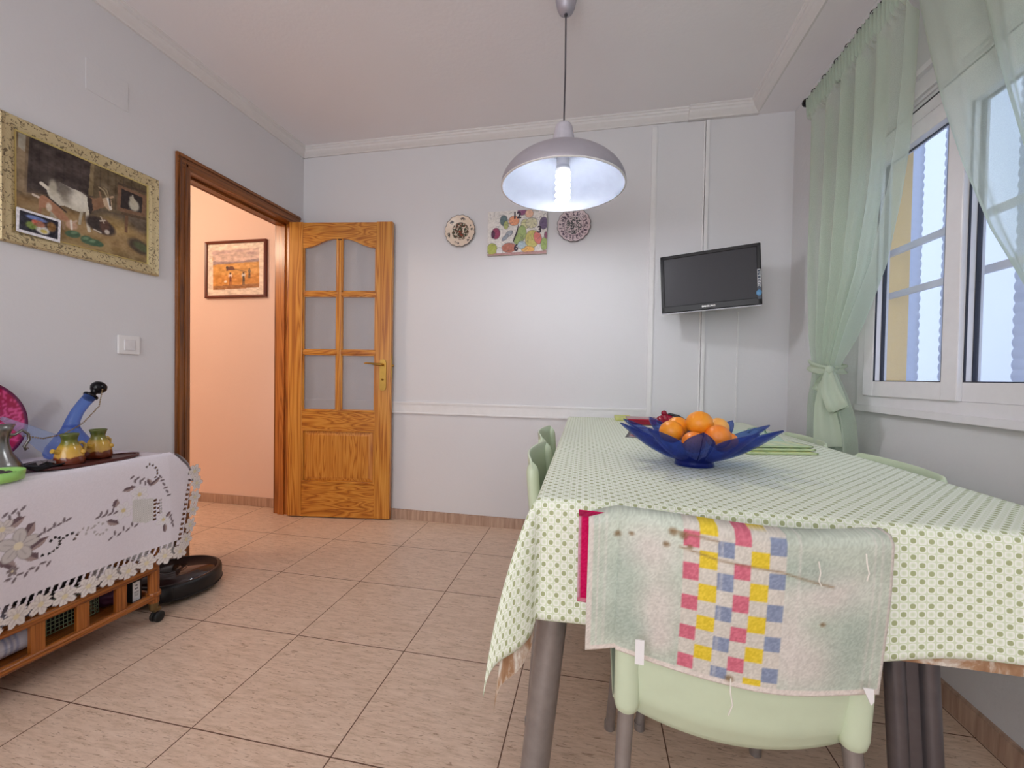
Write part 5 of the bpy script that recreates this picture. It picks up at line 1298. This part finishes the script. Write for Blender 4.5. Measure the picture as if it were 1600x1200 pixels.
# band, knot, loop, two tails
def ribbon(pts, wd, nrm, seed=0):
    m_ = MB(); pts = [Vector(p) for p in pts]; nrm = Vector(nrm)
    def fn(a, bb):
        k = bb * (len(pts) - 1); i = min(int(k), len(pts) - 2); f = k - i; p = pts[i].lerp(pts[i + 1], f); d = (pts[i + 1] - pts[i]).normalized(); s_ = d.cross(nrm).normalized()
        w_ = wd[i] * (1 - f) + wd[min(i + 1, len(wd) - 1)] * f
        return tuple(p + s_ * (a - .5) * w_ + nrm * .006 * sin(a * 9 + seed))
    m_.grid(fn, 10, 28); return m_
t_ = ribbon([(3.05, -.535, 1.075), (3.034, -.60, 1.062), (3.032, -.68, 1.050), (3.040, -.742, 1.046)], [.05, .045, .04, .03], (-1, -.1, 0)); b.add(t_.v, t_.f, 0, True)
t_ = ribbon([(3.10, -.535, 1.075), (3.125, -.62, 1.06), (3.12, -.70, 1.05), (3.05, -.745, 1.046)], [.05, .045, .04, .03], (1, -.1, 0)); b.add(t_.v, t_.f, 0, True)
b.sphere((3.034, -.748, 1.044), .020, 0, 14, 10, (.8, 1, 1.1))
t_ = ribbon([(3.030, -.752, 1.044), (3.015, -.775, 1.02), (3.010, -.805, .955), (3.018, -.835, .905), (3.030, -.838, .885), (3.040, -.815, .895), (3.042, -.785, .955), (3.038, -.755, 1.035)], [.024, .040, .062, .070, .066, .060, .046, .024], (-.6, -.8, 0), 1); b.add(t_.v, t_.f, 0, True)
t_ = ribbon([(3.030, -.750, 1.035), (3.020, -.742, .98), (3.016, -.752, .90), (3.018, -.768, .82), (3.020, -.785, .735)], [.022, .045, .070, .090, .105], (-.6, -.8, 0), 2); b.add(t_.v, t_.f, 0, True)
t_ = ribbon([(3.034, -.745, 1.035), (3.040, -.70, .99), (3.036, -.665, .965), (3.04, -.66, .985), (3.042, -.70, 1.03)], [.02, .045, .05, .04, .02], (-.6, -.8, 0), 3); b.add(t_.v, t_.f, 0, True)
obj('tieback_bow', b, M['tieback'], lcu)
Rl = [(-1.098, 2.39), (-1.100, 2.30), (-1.118, 2.214), (-1.177, 1.996), (-1.233, 1.807), (-1.307, 1.598), (-1.372, 1.445), (-1.393, 1.394), (-1.487, 1.227), (-1.61, 1.06), (-1.62, .70)]
Rr = [(-2.02, 2.39), (-2.02, 1.6), (-1.96, 1.3), (-1.86, 1.06), (-1.95, .70)]
rcu = thing('sheer_curtain', 'pale sheer green curtain swept aside over the right window sash', 'curtain', (3.08, -1.6, .7), 0, 'sheer green curtains at the window')
obj('panel', curtain(Rl, Rr, 2.345, .705, 5.2, 240, 130, 1.05, 2.1, .026), M['sheer2'], rcu)
b = MB(); b.tube([(3.08 + .05 * cos(a), -1.735 + .14 * sin(a), 1.055) for a in np.linspace(0, 2 * PI, 30)], .012, 8); obj('tieback_bow', b, M['tieback'], rcu)

# ------------------------------------------------------------------ LIGHT
def area(name, loc, target, sx, sy, power, col):
    l = bpy.data.lights.new(name, 'AREA'); l.shape = 'RECTANGLE'; l.size = sx; l.size_y = sy; l.energy = power; l.color = col
    o = bpy.data.objects.new(name, l); COL.objects.link(o); o.location = loc
    o.rotation_euler = (Vector(target) - Vector(loc)).to_track_quat('-Z', 'Y').to_euler(); return o
area('rear_fill_high', (1.5, -3.9, 2.55), (1.5, -2.6, .6), 1.6, .9, 11, (1.0, .97, .95))  # added fill light high behind the camera, no fixture modelled
area('rear_fill_wide', (1.3, -4.85, 1.5), (1.7, 0, 2.1), 2.4, 1.8, 52, (.95, .97, 1.0))  # added broad soft fill from behind, lifts the ceiling and walls
def point(name, loc, power, col, r):
    l = bpy.data.lights.new(name, 'POINT'); l.energy = power; l.color = col; l.shadow_soft_size = r
    o = bpy.data.objects.new(name, l); COL.objects.link(o); o.location = loc; return o
point('hall_lamp', (-1.15, -1.35, 2.25), 38, (1.0, .80, .60), .12)
w = bpy.data.worlds.new('sky'); SC.world = w; w.use_nodes = True
bg = w.node_tree.nodes['Background']; bg.inputs[0].default_value = (.78, .87, 1.0, 1); bg.inputs[1].default_value = 2.2
pl_ = area('window_portal', (XR + .17, -1.26, 1.43), (0, -1.26, 1.43), 1.05, 1.0, 1, (1, 1, 1)); pl_.data.cycles.is_portal = True

SC.view_settings.view_transform = 'Standard'; SC.view_settings.look = 'None'; SC.view_settings.exposure = -.02; SC.view_settings.gamma = 1
SC.cycles.use_denoising = True; SC.cycles.max_bounces = 10; SC.cycles.diffuse_bounces = 5; SC.cycles.transparent_max_bounces = 24; SC.cycles.sample_clamp_indirect = 6
SC.cycles.caustics_reflective = False; SC.cycles.caustics_refractive = False
